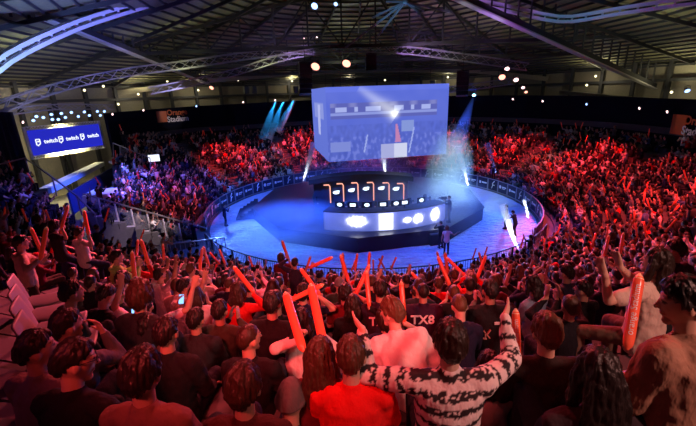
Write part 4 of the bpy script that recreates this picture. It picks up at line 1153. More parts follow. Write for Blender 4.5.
hero(67, 326, 27, 'lap', 'dark-haired man resting his cheek on his hand behind the man in glasses', pz=dict(turn=-.4, R=A_CHEEK, L=A_KNEE), top=(.12, .10, .11), hairk='short', skin=SKINS[0])
hero(143, 374, 40, 'lap', 'man with bare reddish neck seen from behind, bottom edge beside the phone', top=(.20, .10, .08), hairk='medium', topname='t_shirt', sleeve='short')
hero(72, 293, 20, 'knees', 'man in dark teal jacket leaning forward above the empty grey seats', dyaw=-.5, top=TEAL, topname='jacket', pz=dict(lean=.25))
h = hero(106, 296, 17, 'phone', 'person with bent head reading a bright phone in the left rows', dyaw=-.2, top=BLK, sleeve='short')
held_phone(h, 'R', 'phone lighting the lap of the bent-headed reader in the left rows')
hero(141, 297, 21, 'knees', 'curly brown-haired spectator in dark coat slumped below the white shirts', hairk='curly', hairc=HAIRS[3], top=CHAR, pz=dict(lean=.3))
hero(167, 333, 26, 'lap', 'man in black shirt with red-lit collar, fourth head in from the left in his row', top=BLK, hairk='short', fat=.015)
hero(147, 328, 21, 'lap', 'spectator with messy hair between the slumped coat and the black-shirted back', top=(.10, .06, .05), hairk='medium')
hero(196, 320, 19, 'lap', 'man in charcoal shirt with broad back and a cropped head', top=CHAR, fat=.02)
hero(249, 339, 25, 'lap', 'man in black jacket with short thinning hair turned to the right', pz=dict(turn=-.6), top=BLK, topname='jacket', hairk='buzz', hairc=HAIRS[2])
hero(244, 388, 38, 'lap', 'dark brown glossy-haired head at the bottom edge beside the grey beanie', top=(.06, .02, .02), hairk='medium', hairc=HAIRS[2])
hero(220, 311, 18, 'clap', 'spectator in dark olive shirt clapping behind the thinning-haired man', top=(.05, .05, .035))
hero(272, 304, 20, 'lap', 'broad man in plain black shirt left of the paired red sticks', top=BLK, fat=.03, sleeve='short')
hero(320, 356, 31, 'lap', 'woman with long brown hair in maroon top beside the red shirt', top=MAROON, hairk='long', hairc=HAIRS[3], scale=.95)
hsb = hero(302, 322, 21, dict(POSES['standsticks'], st='sit'), 'woman in pale patterned top raising two crossed red sticks', top=PALE, hairk='bob', scale=.95,
     wpx=dict(L=(300, 341, 3.15), R=(322, 335, 3.2)))
hero(351, 357, 34, 'lap', 'man with short brown hair in bright red t-shirt at the bottom edge', top=(.72, .012, .012), topname='t_shirt', sleeve='short', hairk='short', hairc=HAIRS[3], skin=SKINS[1], fat=.02)
hero(291, 400, 24, 'knees', 'person in grey beanie bent low at the bottom edge beside the red shirt', hairk='beanie', hairc=(.13, .12, .12), top=(.08, .06, .06), fw=2.3)
# striped sweater
base = dict(POSES['situp'], L=A_WIDE, R=A_WIDE, lean=.02)
Jt = None
def stripe_hero():
    u, v, w = 450, 343, 36; fw = 380*.2/w
    p = dict(base); Hw = atd(u, v, fw); J = skel(p); loc = Hw.copy()
    for _ in range(2): yaw = yaw_to(loc); loc = Hw - rot2(J['H'].translation, yaw)
    r = phir(loc.x, loc.y)[1]; kk = int((r-RR0)/DR); p['dz'] = loc.z - ztr(kk); loc.z = ztr(kk)
    wp = dict(L=(362, 329, 2.35), R=(505, 316, 2.45)); hp = dict(L=(350, 314, 2.5), R=(512, 296, 2.6))
    p['wW'] = {sd: rot2(atd(*wp[sd])-loc, -yaw) for sd in 'LR'}
    p['hdW'] = {sd: rot2(atd(*hp[sd])-atd(*wp[sd]), -yaw) for sd in 'LR'}
    J = skel(p); OCC.append((loc.x, loc.y, .4)); DBG.append(('stripe', kk, p['dz']))
    make_person(loc, yaw, p, hero=True, label='man in black and white striped sweater spreading both raised arms', skin=SKINS[3], hairk='medium', hairc=HAIRS[1], topname='sweater', colfn=stripes(J, (.75, .70, .68), (.03, .025, .028)), fat=.02)
stripe_hero()
hero(392, 313, 23, 'knees', 'man in white shirt leaning left with turned brown-haired head', pz=dict(lean=.35, sl=-.26, turn=1.0), top=WHITE, hairk='medium', hairc=HAIRS[4], skin=SKINS[3], fat=.035)
h = hero(423, 292, 15, 'lap', 'man in navy jersey with white letters across the back', top=(.03, .012, .04), topname='jersey', sleeve='short', hairk='buzz', fat=.03)
back_text(h, 'TX8', .17, M['mark'], .40, -.035, .180)
h = hero(380, 290, 16, 'lap', 'man in dark jersey with red piping left of the white-lettered jersey', top=(.025, .012, .03), topname='jersey', sleeve='short', fat=.02)
back_text(h, 'TX8', .16, M['mark'], .37, off=.172)
h = hero(490, 291, 17.5, 'lap', 'man in black t-shirt with white tag and pink print on the back', top=BLK, topname='t_shirt', sleeve='short', fat=.03, hairk='short')
o, J, *_ = h; tsh = [c for c in o.children if c.name.startswith('t_shirt')][0]
e = MB(); e.box((0, 0, 0), (.11, .012, .03)); X_ = Matrix((J['rgt'], J['fwd'], J['up'])).transposed().to_4x4()
e.build('white_tag', M['mark'], tsh, mtx=Matrix.Translation(J['P'] + J['up']*.40 + J['rgt']*.05 - J['fwd']*.168) @ X_)
e = MB()
for q in range(5): a = q*1.3; e.bar((-.05+.02*math.cos(a), 0, .05*math.sin(a*2)), (.03*math.cos(a*1.7)-.02, 0, .06*math.cos(a)), .02, .012)
e.build('print', mat('pink_print', (.6, .25, .22), .6), tsh, mtx=Matrix.Translation(J['P'] + J['up']*.27 - J['rgt']*.06 - J['fwd']*.178) @ X_)
hero(459, 307, 16, 'lap', 'reddish-brown-haired spectator left of the black t-shirt with pink print', top=(.3, .1, .1), hairk='short', hairc=(.16, .05, .03))
# right
hero(546, 333, 30, 'lap', 'man with wavy reddish-brown hair in dark brown shirt, lower right', top=DKBROWN, hairk='medium', hairc=(.11, .045, .025), skin=SKINS[1], fat=.02)
hero(597, 374, 43, 'lap', 'woman with very long dark hair seen from behind at the bottom right', top=(.03, .02, .025), hairk='long', hairc=HAIRS[0], scale=1.12)
hero(684, 303, 40, 'lap', 'man in brown hooded jacket with dark hair, right edge', pz=dict(turn=.75, nod=.1), dyaw=.35, top=(.30, .17, .11), topname='hooded_jacket', hood=True, hairk='medium', hairc=HAIRS[0], fat=.05)
hw = hero(657, 262, 23, 'claphi', 'woman in beige top with long dark hair raising both hands', dyaw=.35, pz=dict(turn=.3, spread=.1), top=(.62, .50, .40), sleeve='short', hairk='long', hairc=HAIRS[1], skin=SKINS[1], pants=(.16, .10, .07), fat=.02,
     wpx=dict(L=(605, 275, 3.2), R=(621, 268, 3.35)), hdpx=dict(L=(597, 256, 3.25), R=(614, 249, 3.4)))
make_stick(atd(629, 338, 2.9), atd(638, 284, 3.0)-atd(629, 338, 2.9), 'big red inflatable stick with white letters beside the beige top', txt=True, roll=.2, below=.08, scale=1.0)
hero(583, 290, 15.5, 'clap', 'man in black jacket clapping, left of the woman in the beige top', dyaw=.3, pz=dict(turn=.3), top=BLK, topname='jacket')
hero(566, 273, 14, 'clap', 'dark-haired spectator clapping behind the black-jacketed clapper', dyaw=.4, top=(.03, .03, .06))
hero(533, 285, 15, 'lap', 'long-haired person in blue denim jacket facing the floor at right', dyaw=.5, top=(.20, .30, .42), topname='denim_jacket', hairk='bob')
hero(675, 250, 20, 'standstick', 'spectator in dark plum coat standing behind the long-haired beige top', fw=4.6, pz=dict(R=A_SIDE, turn=.5), top=(.06, .02, .05), topname='coat')
# left, standing
hl = hero(21, 243, 11, 'standstick', 'man in beige hoodie standing with a raised red stick, left edge', fw=6.3, dyaw=-.5, top=(.52, .36, .28), topname='hoodie', hood=True, pants=(.05, .04, .04), wpx=dict(R=(41, 258, 6.2), L=(44, 262, 6.3)), pz=dict(L=A_CLAP), skin=SKINS[1], shoes=True)
make_stick(atd(41, 257, 6.15), atd(45, 236, 6.2)-atd(41, 257, 6.15), 'red stick held upright by the man in the beige hoodie', below=.05, scale=.9)
hero(117, 257, 10.5, 'standclap', 'person in lime green hoodie standing in the left rows', fw=7.0, dyaw=-.5, top=(.42, .62, .16), topname='hoodie', hood=True, skin=SKINS[1])
hero(160, 275, 11.5, 'standup', 'person in white t-shirt with curved raised red arm, left rows', fw=6.6, dyaw=-.3, top=WHITE, topname='t_shirt', sleeve='short', wpx=dict(R=(177, 262, 6.3), L=(172, 262, 6.4)))
h = hero(184, 287, 13, 'standclap', 'person in pale t-shirt with a phone on the hip, right arm stretched', fw=5.6, dyaw=-.5, top=PALE, topname='t_shirt', sleeve='short', wpx=dict(R=(206, 277, 5.2), L=(178, 305, 5.3)))
held_phone(h, 'L', 'dark phone with blue screen at the hip of the pale t-shirt')
hl2 = hero(295, 263, 8.5, 'standwide', 'person in dark top spreading arms in front of the blue floor', fw=9.5, top=(.03, .025, .05), pants=(.3, .25, .3), wpx=dict(R=(311, 268, 9.4), L=(288, 259, 9.4)))
make_stick(atd(311, 267, 9.35), atd(331, 258, 9.2)-atd(311, 267, 9.35), 'pink-red stick stretched out towards the floor by the dark-topped figure', below=.05, scale=1.15)
make_stick(atd(301, 344, 3.05), atd(290, 308, 3.3)-atd(301, 344, 3.05), 'upright red stick with glowing sheen, left one of the raised pair', below=.06, scale=1.0)
make_stick(atd(322, 337, 3.1), atd(314, 300, 3.35)-atd(322, 337, 3.1), 'upright red stick, right one of the raised pair', below=.06, scale=1.0)
# spectators placed by the sticks they hold: bottom pixel, top pixel, distance
SK = [(291, 300, 316, 288, 4.2, 'red stick lying slanted across the top of the raised pair'), (318, 292, 303, 272, 5.0, 'slim red stick with pale tip crossing above the raised pair'),
      (252, 290, 234, 267, 5.2, 'red stick with pale tip leaning left above the black-shirted men'), (135, 279, 132, 252, 6.4, 'upright red stick with pale tip right of the green hoodie'),
      (200, 268, 202, 250, 7.2, 'short pale stick raised near the tunnel railing'), (357, 292, 368, 268, 5.0, 'red stick leaning right above the dark jersey with piping'),
      (369, 303, 367, 279, 4.7, 'orange-red stick upright beside the dark jersey with piping'), (404, 318, 402, 292, 4.2, 'orange lit stick between the two jerseys'),
      (449, 283, 438, 257, 7.0, 'red stick leaning left in front of the curly-haired woman'), (463, 274, 447, 258, 8.2, 'red stick leaning left beside the curly-haired woman'),
      (517, 366, 516, 322, 2.75, 'upright orange-red stick with white letters right of the striped sleeve'), (288, 258, 282, 241, 11, 'thin pink stick raised before the floor at left'),
      (427, 290, 412, 273, 6.5, 'red stick leaning left above the navy jersey'), (478, 276, 486, 256, 8.0, 'red stick leaning right near the railing'),
      (148, 262, 141, 240, 7.6, 'pale red stick raised below the stair balustrade'), (62, 226, 68, 206, 9.0, 'red stick raised high in the left rows under the banner'), (88, 232, 84, 211, 9.0, 'dim red stick raised right of another under the banner')]
i = 0
for (u0, v0, u1, v1, f, lab) in SK:
    p0, p1 = atd(u0, v0, f), atd(u1, v1, f*1.02); L = (p1-p0).length; s = max(.75, min(1.25, L/.52))
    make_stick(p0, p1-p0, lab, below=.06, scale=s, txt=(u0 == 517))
    tc = [BLK, NAVY, REDT, CHAR, PALE, MAROON][i % 6]
    hu = u0 - (380*.20/f)*(1 if u1 <= u0 else .8); hv = v0 + 380*.02/f
    hx = dict(POSES['sitstick']); rot = None
    hero(hu, hv, 10, hx, 'spectator holding the ' + lab.replace(' with white letters', '').replace('with pale tip ', ''), fw=f*1.02, top=tc, sleeve='short' if i % 2 else 'long', hairk=['short', 'medium', 'bob', 'curly'][i % 4], hairc=HAIRS[i % 5],
         wpx=dict(R=(u0, v0 + 380*.05/f, f)), skin=SKINS[i % 4])
    i += 1
# on the floor and the stage
def stander(px, py, z, yawdeg, pose, label, **k):
    p = atz(px, py, z); o, J = make_person(p, math.radians(yawdeg), dict(POSES[pose], **k.pop('pz', {})), hero=True, label=label, shoes=True, **k); return o, J, p, math.radians(yawdeg)
A_CAM = arm((-.06, .26, .10), (.8, 0, -.8), hd=(-.2, .9, .2), pn=(-1, 0, 0), curl=1.0)
o, J, p, yw = stander(449, 222, SZ, 80, 'standclap', 'camera operator in dark clothes standing on the stage edge', pz=dict(L=A_CAM, R=A_CAM), top=BLK, topname='jacket', hairk='short', scale=1.03)
q, hd, pn = hand_world(p, yw, 1.03, J, 'R')
vc = empty('video_camera', q + V((0, 0, .06)), yw, label='black video camera held up by the operator on stage', cat='camera')
MB().box((-.08, .02, .06), (.14, .36, .17)).build('camera_body', M['black'], vc)
mb = MB(); mb.tube([V((-.08, .2, .06)), V((-.08, .36, .06))], .06, 12, cap=False); mb.build('lens', M['knob'], vc, True)
stander(446, 254, 0, -10, 'standwide', 'woman with big curly auburn hair in white tank top before the stage', hairk='curly', hairc=(.16, .05, .03), top=(.75, .72, .72), topname='tank_top', sleeve='none', pants=(.05, .05, .08), skin=SKINS[0], pz=dict(R=arm((.42, .12, -.02), hd=(1, .2, 0)), L=A_SIDE))
stander(440.5, 248, 0, 20, 'standclap', 'dark-clothed person with a camera left of the curly-haired woman', top=BLK, pz=dict(L=A_CAM, R=A_CAM))
stander(505, 229, 0, 60, 'standclap', 'dark-clothed crew member on the blue floor left of another', top=BLK, pz=dict(L=A_SIDE, R=A_SIDE))
stander(514, 236, 0, 40, 'standclap', 'dark-clothed crew member bending over on the blue floor', top=CHAR, pz=dict(lean=.3, L=A_CAM, R=A_CAM))
stander(226, 226, 0, -60, 'standclap', 'steward in dark blue standing at the floor edge below the balustrade', top=(.02, .03, .10))
stander(185, 243, 0, -50, 'standclap', 'dark-clothed steward standing in the tunnel mouth', top=BLK, pz=dict(L=A_SIDE, R=A_SIDE))
stander(196, 246, 0, -30, 'standclap', 'steward in navy beside another in the tunnel mouth', top=NAVY)
stander(316, 213, SZ, -60, 'standclap', 'stage hand in black at the left end of the player booth', top=BLK, pz=dict(L=A_SIDE, R=A_SIDE))
PL = POSES['lap']
for (p, yw, i) in PLAYERS:
    Jp = dict(POSES['lap'], R=arm((-.02, .40, -.12), hd=(0, 1, -.2)), L=arm((-.02, .40, -.12), hd=(0, 1, -.2)), dz=.12)
    o, J = make_person(p + V((0, 0, 0)), yw + 0.0, 'lap', label=f'player in dark jersey seated at the stage desk, {ordn[i]} from the left', top=NAVY, topname='jersey', hairk='short')
    o['group'] = 'players at the stage desk'
    hs = empty('headset', p, yw, label=f'headset worn by a player at the stage desk, {ordn[i]} from the left', cat='headset', group='headsets of the players')
    Hm = J['H']; mb = MB(); mb.tube([Hm @ V((.1*math.cos(a), 0, .015+.135*math.sin(a))) for a in np.linspace(0, PI, 11)], .012, 6, V((0, 1, 0))); mb.build('headband', M['black'], hs, True)
    for sg in (-1, 1): mb = MB(); mb.ball(Hm @ V((.095*sg, 0, -.005)), (.03, .045, .05), 10, 8); mb.build('ear_cup', M['black'], hs, True)
# ---------------------------------------------------------------- the crowd
def sector_ok(ph, k):
    return any(k0 <= k < k1 for k0, k1 in kranges(2*int(ph/2)))
COLS = [(BLK, 'black', 20), (CHAR, 'charcoal', 14), (NAVY, 'navy', 12), ((.05, .05, .05), 'dark grey', 8), (GREY, 'grey', 8), (PALE, 'pale', 9), (WHITE, 'white', 7), (REDT, 'red', 8), (MAROON, 'maroon', 5), ((.08, .14, .32), 'blue', 6), (BROWN, 'brown', 5), (BEIGE, 'beige', 4), ((.10, .13, .06), 'olive', 3)]
CW = [c[2] for c in COLS]
spots = []
for k in range(0, 22):
    r = rk(k) + .66; n = int(2*PI*r/.56); off = random.random()
    for i in range(n):
        ph = 360*(i + off)/n
        if not sector_ok(ph, k): continue
        s2 = 2*int(ph/2)
        if s2 in AISLES or s2 in SEATAISLE: continue
        if random.random() < .05: continue
        near = 210 < ph < 335
        pos = random.choices(['lap', 'clap', 'claphi', 'knees', 'sitstick', 'situp', 'standup', 'standclap', 'standstick', 'standsticks', 'standwide', 'phone'],
                             [18, 22, 10, 8, 9, 6, 4, 5, 4, 1, 2, 3] if k < 12 or not near else [30, 22, 5, 12, 5, 1, 0, 0, 0, 0, 0, 6])[0]
        if near and k < 9 and pos in ('standup', 'standwide', 'standsticks', 'standclap', 'situp') and random.random() < .8: pos = random.choice(['clap', 'lap', 'sitstick'])
        if near and k < 14 and 236 < ph < 290 and POSES[pos]['st'] == 'stand': pos = 'clap'
        if near and k < 2 and 236 < ph < 284: continue
        if not near and pos in ('standup', 'standsticks', 'standwide') and random.random() < .5: pos = 'clap'
        rr = r if POSES[pos]['st'] == 'sit' else rk(k) + .28
        rr += random.uniform(-.03, .03); p = pol(rr, ph + random.uniform(-.25, .25)*13/r, ztr(k))
        u, v, fw = proj(p.x, p.y, p.z + (1.15 if POSES[pos]['st'] == 'sit' else 1.55))
        if fw < 1.75 or not (-170 < u < 870 and -10 < v < 436 + 250/fw): continue
        m = 90/fw; inframe = -25 < u < 722
        if not inframe and -25-m < u < 722+m: continue
        if u < 62 and 262 < v < 350: continue
        if abs(p.x) < 1.1 and p.y < 1.6: continue
        if any((p.x-x)**2 + (p.y-y)**2 < (q+.20)**2 for x, y, q in OCC): continue
        if k >= 15 and near and fw < 3.2: continue      # the nearest rows are all placed by hand
        spots.append((fw if inframe else fw+500, p, pos, ph, k, u, v))
spots.sort(key=lambda s: s[0])
NIND = 300 - len([o for o in col.objects if o.name.split('.')[0] == 'person'])
indiv, rest = spots[:NIND], spots[NIND:]
HK = ['short', 'short', 'medium', 'short', 'buzz', 'curly', 'long', 'bob', 'cap', 'bun', 'beanie']
HKW = [20, 20, 12, 10, 5, 4, 12, 8, 4, 3, 2]
HKL = dict(short='short hair', medium='tousled hair', buzz='cropped hair', curly='curly hair', long='long hair', bob='bobbed hair', cap='a cap', bun='tied-up hair', beanie='a beanie')
POSEL = dict(lap='hands in lap', clap='clapping', claphi='clapping high', knees='leaning forward', phone='head bent', sitstick='raising a red stick', situp='both arms up', standclap='standing and clapping', standup='standing, arms up', standwide='standing, arms spread', standstick='with red stick', standsticks='with two red sticks')
def zone(u, v):
    h = 'left stand' if u < 150 else 'left-centre' if u < 290 else 'centre' if u < 430 else 'right-centre' if u < 560 else 'right stand'
    return h
keyed = {}; sticks = []
for fw, p, pos, ph, k, u, v in indiv:
    c, cname, _ = random.choices(COLS, CW)[0]; hk = random.choices(HK, HKW)[0]; sl = 'short' if random.random() < .4 else 'long'
    hd = sl == 'long' and random.random() < .25
    s = random.uniform(.93, 1.05); yaw = yaw_to(p) + random.uniform(-.3, .3); sk = random.choice(SKINS)
    hc = random.choice(HAIRS) if hk not in ('cap', 'beanie') else random.choice([BLK, NAVY, REDT, GREY])
    gn = 'hoodie' if hd else 't_shirt' if sl == 'short' else 'sweater'
    cj = tuple(max(.006, x*random.uniform(.75, 1.25)) for x in c)
    o, J = make_person(p, yaw, pos, cj, sl, hk, hc, sk, random.choice([(.02, .025, .05), (.015, .015, .018), (.06, .05, .04)]), s, hood=hd, topname=gn)
    keyed.setdefault((cname, gn.replace('_', '-'), hk, pos, zone(u, v)), []).append((u, v, o))
    if 'stick' in pos:
        for sd in (('R', 'L') if pos == 'standsticks' else ('R',)):
            q, hdv, pn = hand_world(p, yaw, s, J, sd)
            ax = (hdv*.5 + V((random.uniform(-.5, .5), random.uniform(-.3, .3), 1))).normalized()
            sticks.append((q, ax, zone(u, v), fw))
for (cname, gn, hk, pos, zn), L in keyed.items():
    L.sort(key=lambda t: t[0])
    for i, (u, v, o) in enumerate(L):
        lab = f'{cname} {gn}, {HKL[hk]}, {POSEL[pos]}, {zn}' + ('' if 'stand' in zn else ' rows')
        if len(L) > 1: lab += f', {ordn[min(i, 19)]} from left'
        o['label'] = 'spectator in ' + lab; o['group'] = 'seated and standing spectators in the near rows'
byz = {}
for q, ax, zn, fw in sticks:
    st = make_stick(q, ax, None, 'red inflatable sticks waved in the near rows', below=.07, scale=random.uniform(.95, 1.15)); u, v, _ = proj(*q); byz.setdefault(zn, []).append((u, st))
for zn, L in byz.items():
    L.sort(key=lambda t: t[0])
    rw = '' if 'stand' in zn else ' rows'
    for i, (u, st) in enumerate(L): st['label'] = f'red inflatable stick waved by a spectator in the {zn}{rw}, {ordn[i] if i < 20 else "number " + str(i+1)} from the left'

# everyone further off: one mass of small figures
def low_person(pos):
    J = skel(POSES[pos]); parts = []
    P, up, rgt, fwd = J['P'], J['up'], J['rgt'], J['fwd']
    def add(mb, cid): parts.append((mb, cid))
    m = MB(); m.tube([P - up*.05, P + up*.18, P + up*.40, P + up*.52], [(.19, .13), (.17, .12), (.20, .125), (.08, .06)], 7, rgt, cap=False); add(m, 2)
    Hm = J['H']; m = MB(); m.ball((0, 0, 0), (.08, .098, .122), 7, 6, None, Hm); m.tube([J['NB']-up*.03, Hm.translation-up*.05], .055, 5, rgt, cap=False); add(m, 0)
    m = MB(); m.ball((0, -.022, .032), (.09, .102, .112), 7, 5, None, Hm); add(m, 1)
    for sd in 'LR':
        S, E, W, hd, pn, curl, sg = J['arm'+sd]
        m = MB(); m.tube([S, E], [.066, .052], 5, fwd, cap=False); add(m, 2)
        m = MB(); m.tube([E, W], [.048, .034], 5, fwd, cap=False); add(m, 3)
        m = MB(); m.tube([W, W+hd*.10, W+hd*.18], [(.032, .024), (.045, .024), (.025, .014)], 5, hd.cross(pn), cap=False); add(m, 0)
        hip, K, F = J['leg'+sd]; m = MB(); m.tube([hip, K, F], [.10, .07, .05], 5, cap=False); add(m, 4)
    vs, fs, cid = [], [], []
    for mb, c in parts:
        b_ = len(vs); vs += mb.v; fs += [tuple(b_+i for i in f) for f in mb.f]; cid += [c]*len(mb.v)
    return np.array(vs), fs, np.array(cid), J
LOW = {pos: low_person(pos) for pos in POSES}
AV, AF, AC = [], [], []; nb = 0; SV, SF = [], []
for fw, p, pos, ph, k, u, v in rest:
    vs, fs, cid, J = LOW[pos]; yaw = yaw_to(p) + random.uniform(-.4, .4); s = random.uniform(.92, 1.06)
    ca, sa = math.cos(yaw)*s, math.sin(yaw)*s
    W = np.empty_like(vs); W[:, 0] = vs[:, 0]*ca - vs[:, 1]*sa + p.x; W[:, 1] = vs[:, 0]*sa + vs[:, 1]*ca + p.y; W[:, 2] = vs[:, 2]*s + p.z
    AV.append(W); AF += [tuple(nb+i for i in f) for f in fs]; nb += len(vs)
    c = random.choices(COLS, CW)[0][0]; sk = random.choice(SKINS); hc = random.choice(HAIRS); fore = c if random.random() < .6 else sk
    pal = np.array([sk, hc, c, fore, (.02, .022, .04)]); AC.append(pal[cid])
    if 'stick' in pos and fw < 60:
        S, E, Wr, hd, pn, curl, sg = J['armR']; q = V((Wr + hd*.07)); q = V((q.x*ca - q.y*sa + p.x, q.x*sa + q.y*ca + p.y, q.z*s + p.z)); ax = V((random.uniform(-.5, .5), random.uniform(-.4, .4), 1)).normalized()
        SV.append((q, ax))
V_ = np.concatenate(AV); C_ = np.ones((len(V_), 4), dtype=np.float32); C_[:, :3] = np.concatenate(AC)
me = bpy.data.meshes.new('crowd'); me.from_pydata(V_.tolist(), [], AF); me.materials.append(M['crowd'])
me.color_attributes.new('Col', 'FLOAT_COLOR', 'POINT').data.foreach_set('color', C_.ravel())
me.polygons.foreach_set('use_smooth', [True]*len(me.polygons)); me.update()
tag(linkmesh('crowd', me), 'mass of small spectators filling the far, left and right stands', 'crowd', kind='stuff')
mb = MB()
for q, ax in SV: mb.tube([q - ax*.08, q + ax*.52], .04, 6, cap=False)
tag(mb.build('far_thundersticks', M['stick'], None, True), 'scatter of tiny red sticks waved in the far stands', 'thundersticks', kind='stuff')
print('SPOTS', len(spots), 'rest', len(rest), 'sticks', len(sticks))
for d in DBG: print('HERO', d)
# ---------------------------------------------------------------- light
def spot(p, aim, colr, e, ang=60, blend=.6, size=.3):
    l = bpy.data.lights.new('spot', 'SPOT'); l.color = colr; l.energy = e; l.spot_size = math.radians(ang); l.spot_blend = blend; l.shadow_soft_size = size
    o = bpy.data.objects.new('spot_light', l); col.objects.link(o); o.location = p
    o.rotation_euler = (V(aim)-V(p)).to_track_quat('-Z', 'Y').to_euler(); return o
def point(p, colr, e, size=.3):
    l = bpy.data.lights.new('point', 'POINT'); l.color = colr; l.energy = e; l.shadow_soft_size = size
    o = bpy.data.objects.new('point_light', l); col.objects.link(o); o.location = p; return o
RED = (1, .06, .07); PINK = (1, .22, .20); BLUE = (.04, .10, 1); CYAN = (.15, .55, 1); MAG = (.7, .06, .8); WARM = (1, .9, .5)
KEY = (1, .42, .36)
spot((-3, 23, 13), (-3, 10, 4), (1, .10, .11), 20000, 46); spot((6, 23, 13), (6, 10, 4), (1, .10, .11), 21000, 50)
spot((-8, 20, 13), (-7, 9, 5), (1, .09, .16), 12000, 46)
spot((1, 13, 15), (1, 5, 7), RED, 4200, 50)
spot((4.2, -.6, 11.3), (1.3, 3.0, 7.5), KEY, 850, 50, .9, .2); spot((-1.5, -.5, 11.3), (.6, 8, 4.5), (1, .06, .06), 2000, 44, .8, .4)
spot((-.3, .3, 11.6), (.0, 2.2, 7.4), (1, .07, .06), 140, 50, .9, .3)
spot((-1, 16, 14), (-.3, 3.6, 7.2), (1, .14, .13), 2400, 24, .8, .3)
spot((-5, .5, 11.2), (-2.0, 1.8, 7.2), (.5, .05, .3), 45, 60, .9, .4)
spot((15, 14, 13.5), (15.5, 18.5, 3), RED, 15000, 50); spot((19, 32, 12), (17.5, 24, 3), RED, 13000, 60)
spot((10, 16, 13.5), (9.5, 10.5, 4.5), RED, 8000, 46)
# far stands
for a in (141, 113, 86, 58, 30, 4):
    q = pol(14.3, a, 11.6); spot(q, pol(18, a, 2.6), (1, .035, .045), 9500, 50, .5, .12)
    spot(pol(14.3, a+13, 11.4), pol(17.5, a+13, 2.4), (1, .3, .28), 1500, 26, .4, .1)
spot((-10, 27, 12), (-18.5, 29, 2.5), (.05, .11, 1), 22000, 38); spot((-12, 30, 12), (-15, 34, 1), (.2, .1, 1), 5000, 45)
spot((-12, 18, 13), (-16, 21, 4), (.15, .1, 1), 3000, 40)
spot((-7, 20, 10), pol(16.5, 206, 1.8), (1, .7, .75), 5000, 24, .8, .1)  # spot added to brighten the clear balustrade, no fixture modelled
spot((-5, 27, 11.5), pol(16, 186, 2.2), (1, .08, .10), 7000, 40, .7, .15)
spot((-30, 33, 7), (-27, 33, 3), (1, .9, .6), 2500, 120, .8, .2)  # warm spot added to whiten the bay counter, no fixture modelled
# floor and stage
for a in (20, 100, 160, 215, 270, 320):
    spot(pol(9, a, 12.5), pol(9.5, a, 0), (.03, .11, 1), 6500, 64)
spot(pol(13, 172, 4.5), pol(10, 240, 0), (.10, .24, 1), 7000, 60, .6, .1); spot(pol(13, 8, 4.5), pol(11, -60, 0), (.07, .20, 1), 6000, 60, .6, .1)
spot(pol(13, 215, 5), pol(11, 140, 0), (.09, .22, 1), 5000, 50, .6, .1)
spot((4, 42, 11.5), (3, 39, 0), (.4, .10, 1), 1500, 50); spot((10, 40, 12), (10, 36, 0), (.45, .12, .9), 1200, 44)
spot((-6, 32, 12.5), (-5, 29, 1), (.9, .15, .15), 900, 30)
# roof, and spots added to brighten the two wall signs
p = wall_hit(172, 116, 20); p = wall_hit(172, 116, 26); spot(p.lerp(V((CX, CY, 8)), .22), wall_hit(172, 116, 26), (1, .8, .7), 260, 34, .5, .1)
p = wall_hit(690, 126, 23.1); spot(p.lerp(V((CX, CY, 8)), .22), p, (1, .8, .7), 60, 40, .5, .1)
for i, (u, v) in enumerate(((138, 94), (198, 90), (292, 81), (349, 74), (448, 77), (596, 76), (672, 92))):
    p = wall_hit(u, v, 31.0); point(p + V((0, 0, -.3)), (1, .88, .6), 70, .2); spot(p, p + V((0, .4, 3)), WARM, 420, 150, .8, .2)
spot((-24, 34, 6.5), (-33, 38, 4), (1, .85, .35), 11000, 110); point(pol(30, 172, 5.5), (1, .88, .5), 300)
for q, aim, cc, e, an in (((-9, 22, 9.5), aty(76, 25, 26), (.16, .18, 1), 3800, 70), ((-13, 18, 8.5), aty(30, 45, 22.5), (.3, .5, 1), 2600, 70), ((-3, 27, 11), aty(150, 3, 31), (.2, .15, 1), 1500, 50),
        ((9, 27, 11), aty(500, 6, 33), (.5, .2, 1), 1100, 55), ((11, 25, 10.5), aty(585, 17, 31), (.1, .5, .75), 700, 50), ((14, 22, 10), aty(650, 6, 28), (.3, .2, .8), 500, 60),
        ((-12, 31, 9), aty(130, 72, 35), (.6, .55, 1), 1500, 60), ((-20, 25, 8), aty(40, 93, 30), (.6, .6, 1), 900, 60), ((-3, 34, 10.5), aty(290, 52, 38), (.6, .35, 1), 1500, 60), ((5, 34.5, 10.5), aty(420, 52, 38), (.6, .3, 1), 1700, 60),
        ((3.5, 27.5, 11.5), aty(395, 10, 30), CYAN, 620, 50)):
    spot(q, aim, cc, e, an, .8, .2)
for x, y in ((-14, 36), (0, 44), (14, 38), (22, 30), (-22, 28), (-6, 34), (8, 34)): spot((x, y, 11.2), (x*1.1, y+3, 17), (.9, .95, .5), 240, 150, .8, .6)
w = bpy.data.worlds.new('World'); sc.world = w; w.use_nodes = True
w.node_tree.nodes['Background'].inputs[0].default_value = (.2, .16, .5, 1); w.node_tree.nodes['Background'].inputs[1].default_value = .015
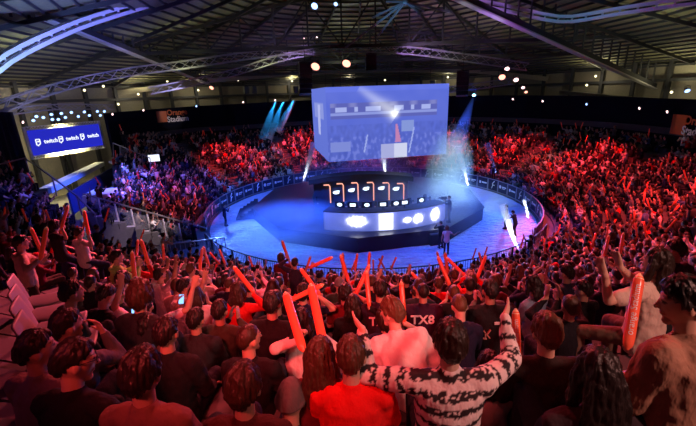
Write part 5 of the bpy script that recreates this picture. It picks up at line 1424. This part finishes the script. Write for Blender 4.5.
# ---------------------------------------------------------------- haze and beams
def cloud(name, c, r, m, label, rot=(0, 0, 0)):
    mb = MB(); mb.ball((0, 0, 0), 1, 20, 12); o = mb.build(name, m); o.location = c; o.scale = r; o.rotation_euler = rot
    tag(o, label, 'smoke', kind='stuff'); return o
cloud('stage_haze', (-3.6, 23.0, 1.0), (5.4, 3.9, 2.1), volmat('haze_volume', (.4, .55, 1), .9, 1.3, .34, .75), 'low blue haze drifting over the stage front left')
cloud('stage_haze', (4.5, 25.0, 1.6), (6.2, 4.2, 2.6), volmat('haze_volume_pale', (.8, .88, 1), .55, 1.3, .34, .75), 'pale haze hanging over the stage front right')
pc = aty(449, 172, 29)
cloud('smoke_plume', pc, (1.9, 1.8, 3.9), volmat('plume_volume', (.9, .95, 1), 1.0, 1.1, .25, .8), 'tall white smoke plume rising right of the stage')
cloud('smoke_plume', aty(448, 203, 28), (2.6, 1.8, 1.9), volmat('plume_low_volume', (.85, .95, 1), 1.5, 1.1, .25, .8), 'white smoke spreading behind the camera operator')
cloud('stage_haze', (3, 38, 2.0), (10, 4.5, 3.0), volmat('haze_volume_back', (.9, .8, 1), .22, 1.2, .34, .75), 'violet haze behind the stage under the video cube')
def beam(p0, p1, r0, r1, dens, colr, e, label, name='light_beam', m=None, ang=None):
    p0, p1 = V(p0), V(p1); L = (p1-p0).length; q = (p1-p0).to_track_quat('Z', 'Y').to_matrix().to_4x4()
    mb = MB(); mb.tube([V((0, 0, .0)), V((0, 0, L))], [r0, r1], 12, cap=False)
    o = mb.build(name, m or volmat('beam_volume', (1, 1, 1), dens, aniso=0), None, True, Matrix.Translation(p0) @ q)
    tag(o, label, 'beam', kind='stuff')
    spot(p0 + (p0-p1).normalized()*.05, p1, colr, e, ang or math.degrees(2*math.atan(r1/L))*1.5+1.5, .3, .04)
WHT = (.75, .85, 1)
B_ = [(atz(303, 182, .3), aty(314, 143, 40), .05, .42, 'thin white light jet shooting up left of the video cube', WHT),
      (aty(386, 178, 40.5), aty(382.5, 150, 40.8), .05, .4, 'thin white light jet rising behind the middle of the stage', WHT),
      (aty(468.5, 187, 36), aty(458, 146, 36.5), .05, .38, 'thin white light jet shooting up right of the video cube', WHT),
      (atz(517, 249, .1), aty(502, 204, atz(517, 249, .1).y+.8), .06, .26, 'white light beam crossing the floor by the two dark figures', WHT),
      (aty(529, 219, 26), aty(524, 200, 26.4), .03, .14, 'short white light beam at the right floor-edge boards', WHT)]
for p0, p1, r0, r1, lab, cc in B_: beam(p0, p1, r0, r1, 1.2, cc, 16000 if 'crossing' in lab else 6000, lab)
for i, (u0, v0, u1, v1) in enumerate(((275.5, 102, 262, 139), (283, 102, 268.5, 139), (294, 100, 277, 132))):
    beam(aty(u0, v0, 46), aty(u1, v1, 45), .28, .5, .4, (.02, .35, 1), 2600, f'blue light beam over the far left crowd, {ordn[i]} from the left')
beam(aty(474, 95.5, 34), aty(455, 148, 32.5), .06, 1.0, .32, (.05, .5, 1), 3000, 'cyan light beam falling right of the video cube')
spot((3, 21, 12), pc, (.5, .85, 1), 14000, 30, .8); spot((15, 24, 11.5), pc, (.5, .85, 1), 14000, 30, .8)
spot((-6, 19, 9), (-3.5, 25.5, 1), (.03, .13, 1), 26000, 56, .9); spot((5, 19, 10), (5, 26, 1), (.25, .45, 1), 4000, 46, .8)
spot((9, 19, 10), aty(448, 200, 28), (.4, .75, 1), 16000, 24, .8)
spot((3, 44, 11), (3, 38, 1.5), (.5, .2, 1), 3500, 50, .8)
beam(aty(497, 176, 33), aty(487, 143, 34), .06, .35, .3, (.2, .3, 1), 250, 'dim blue light beam in front of the right crowd')
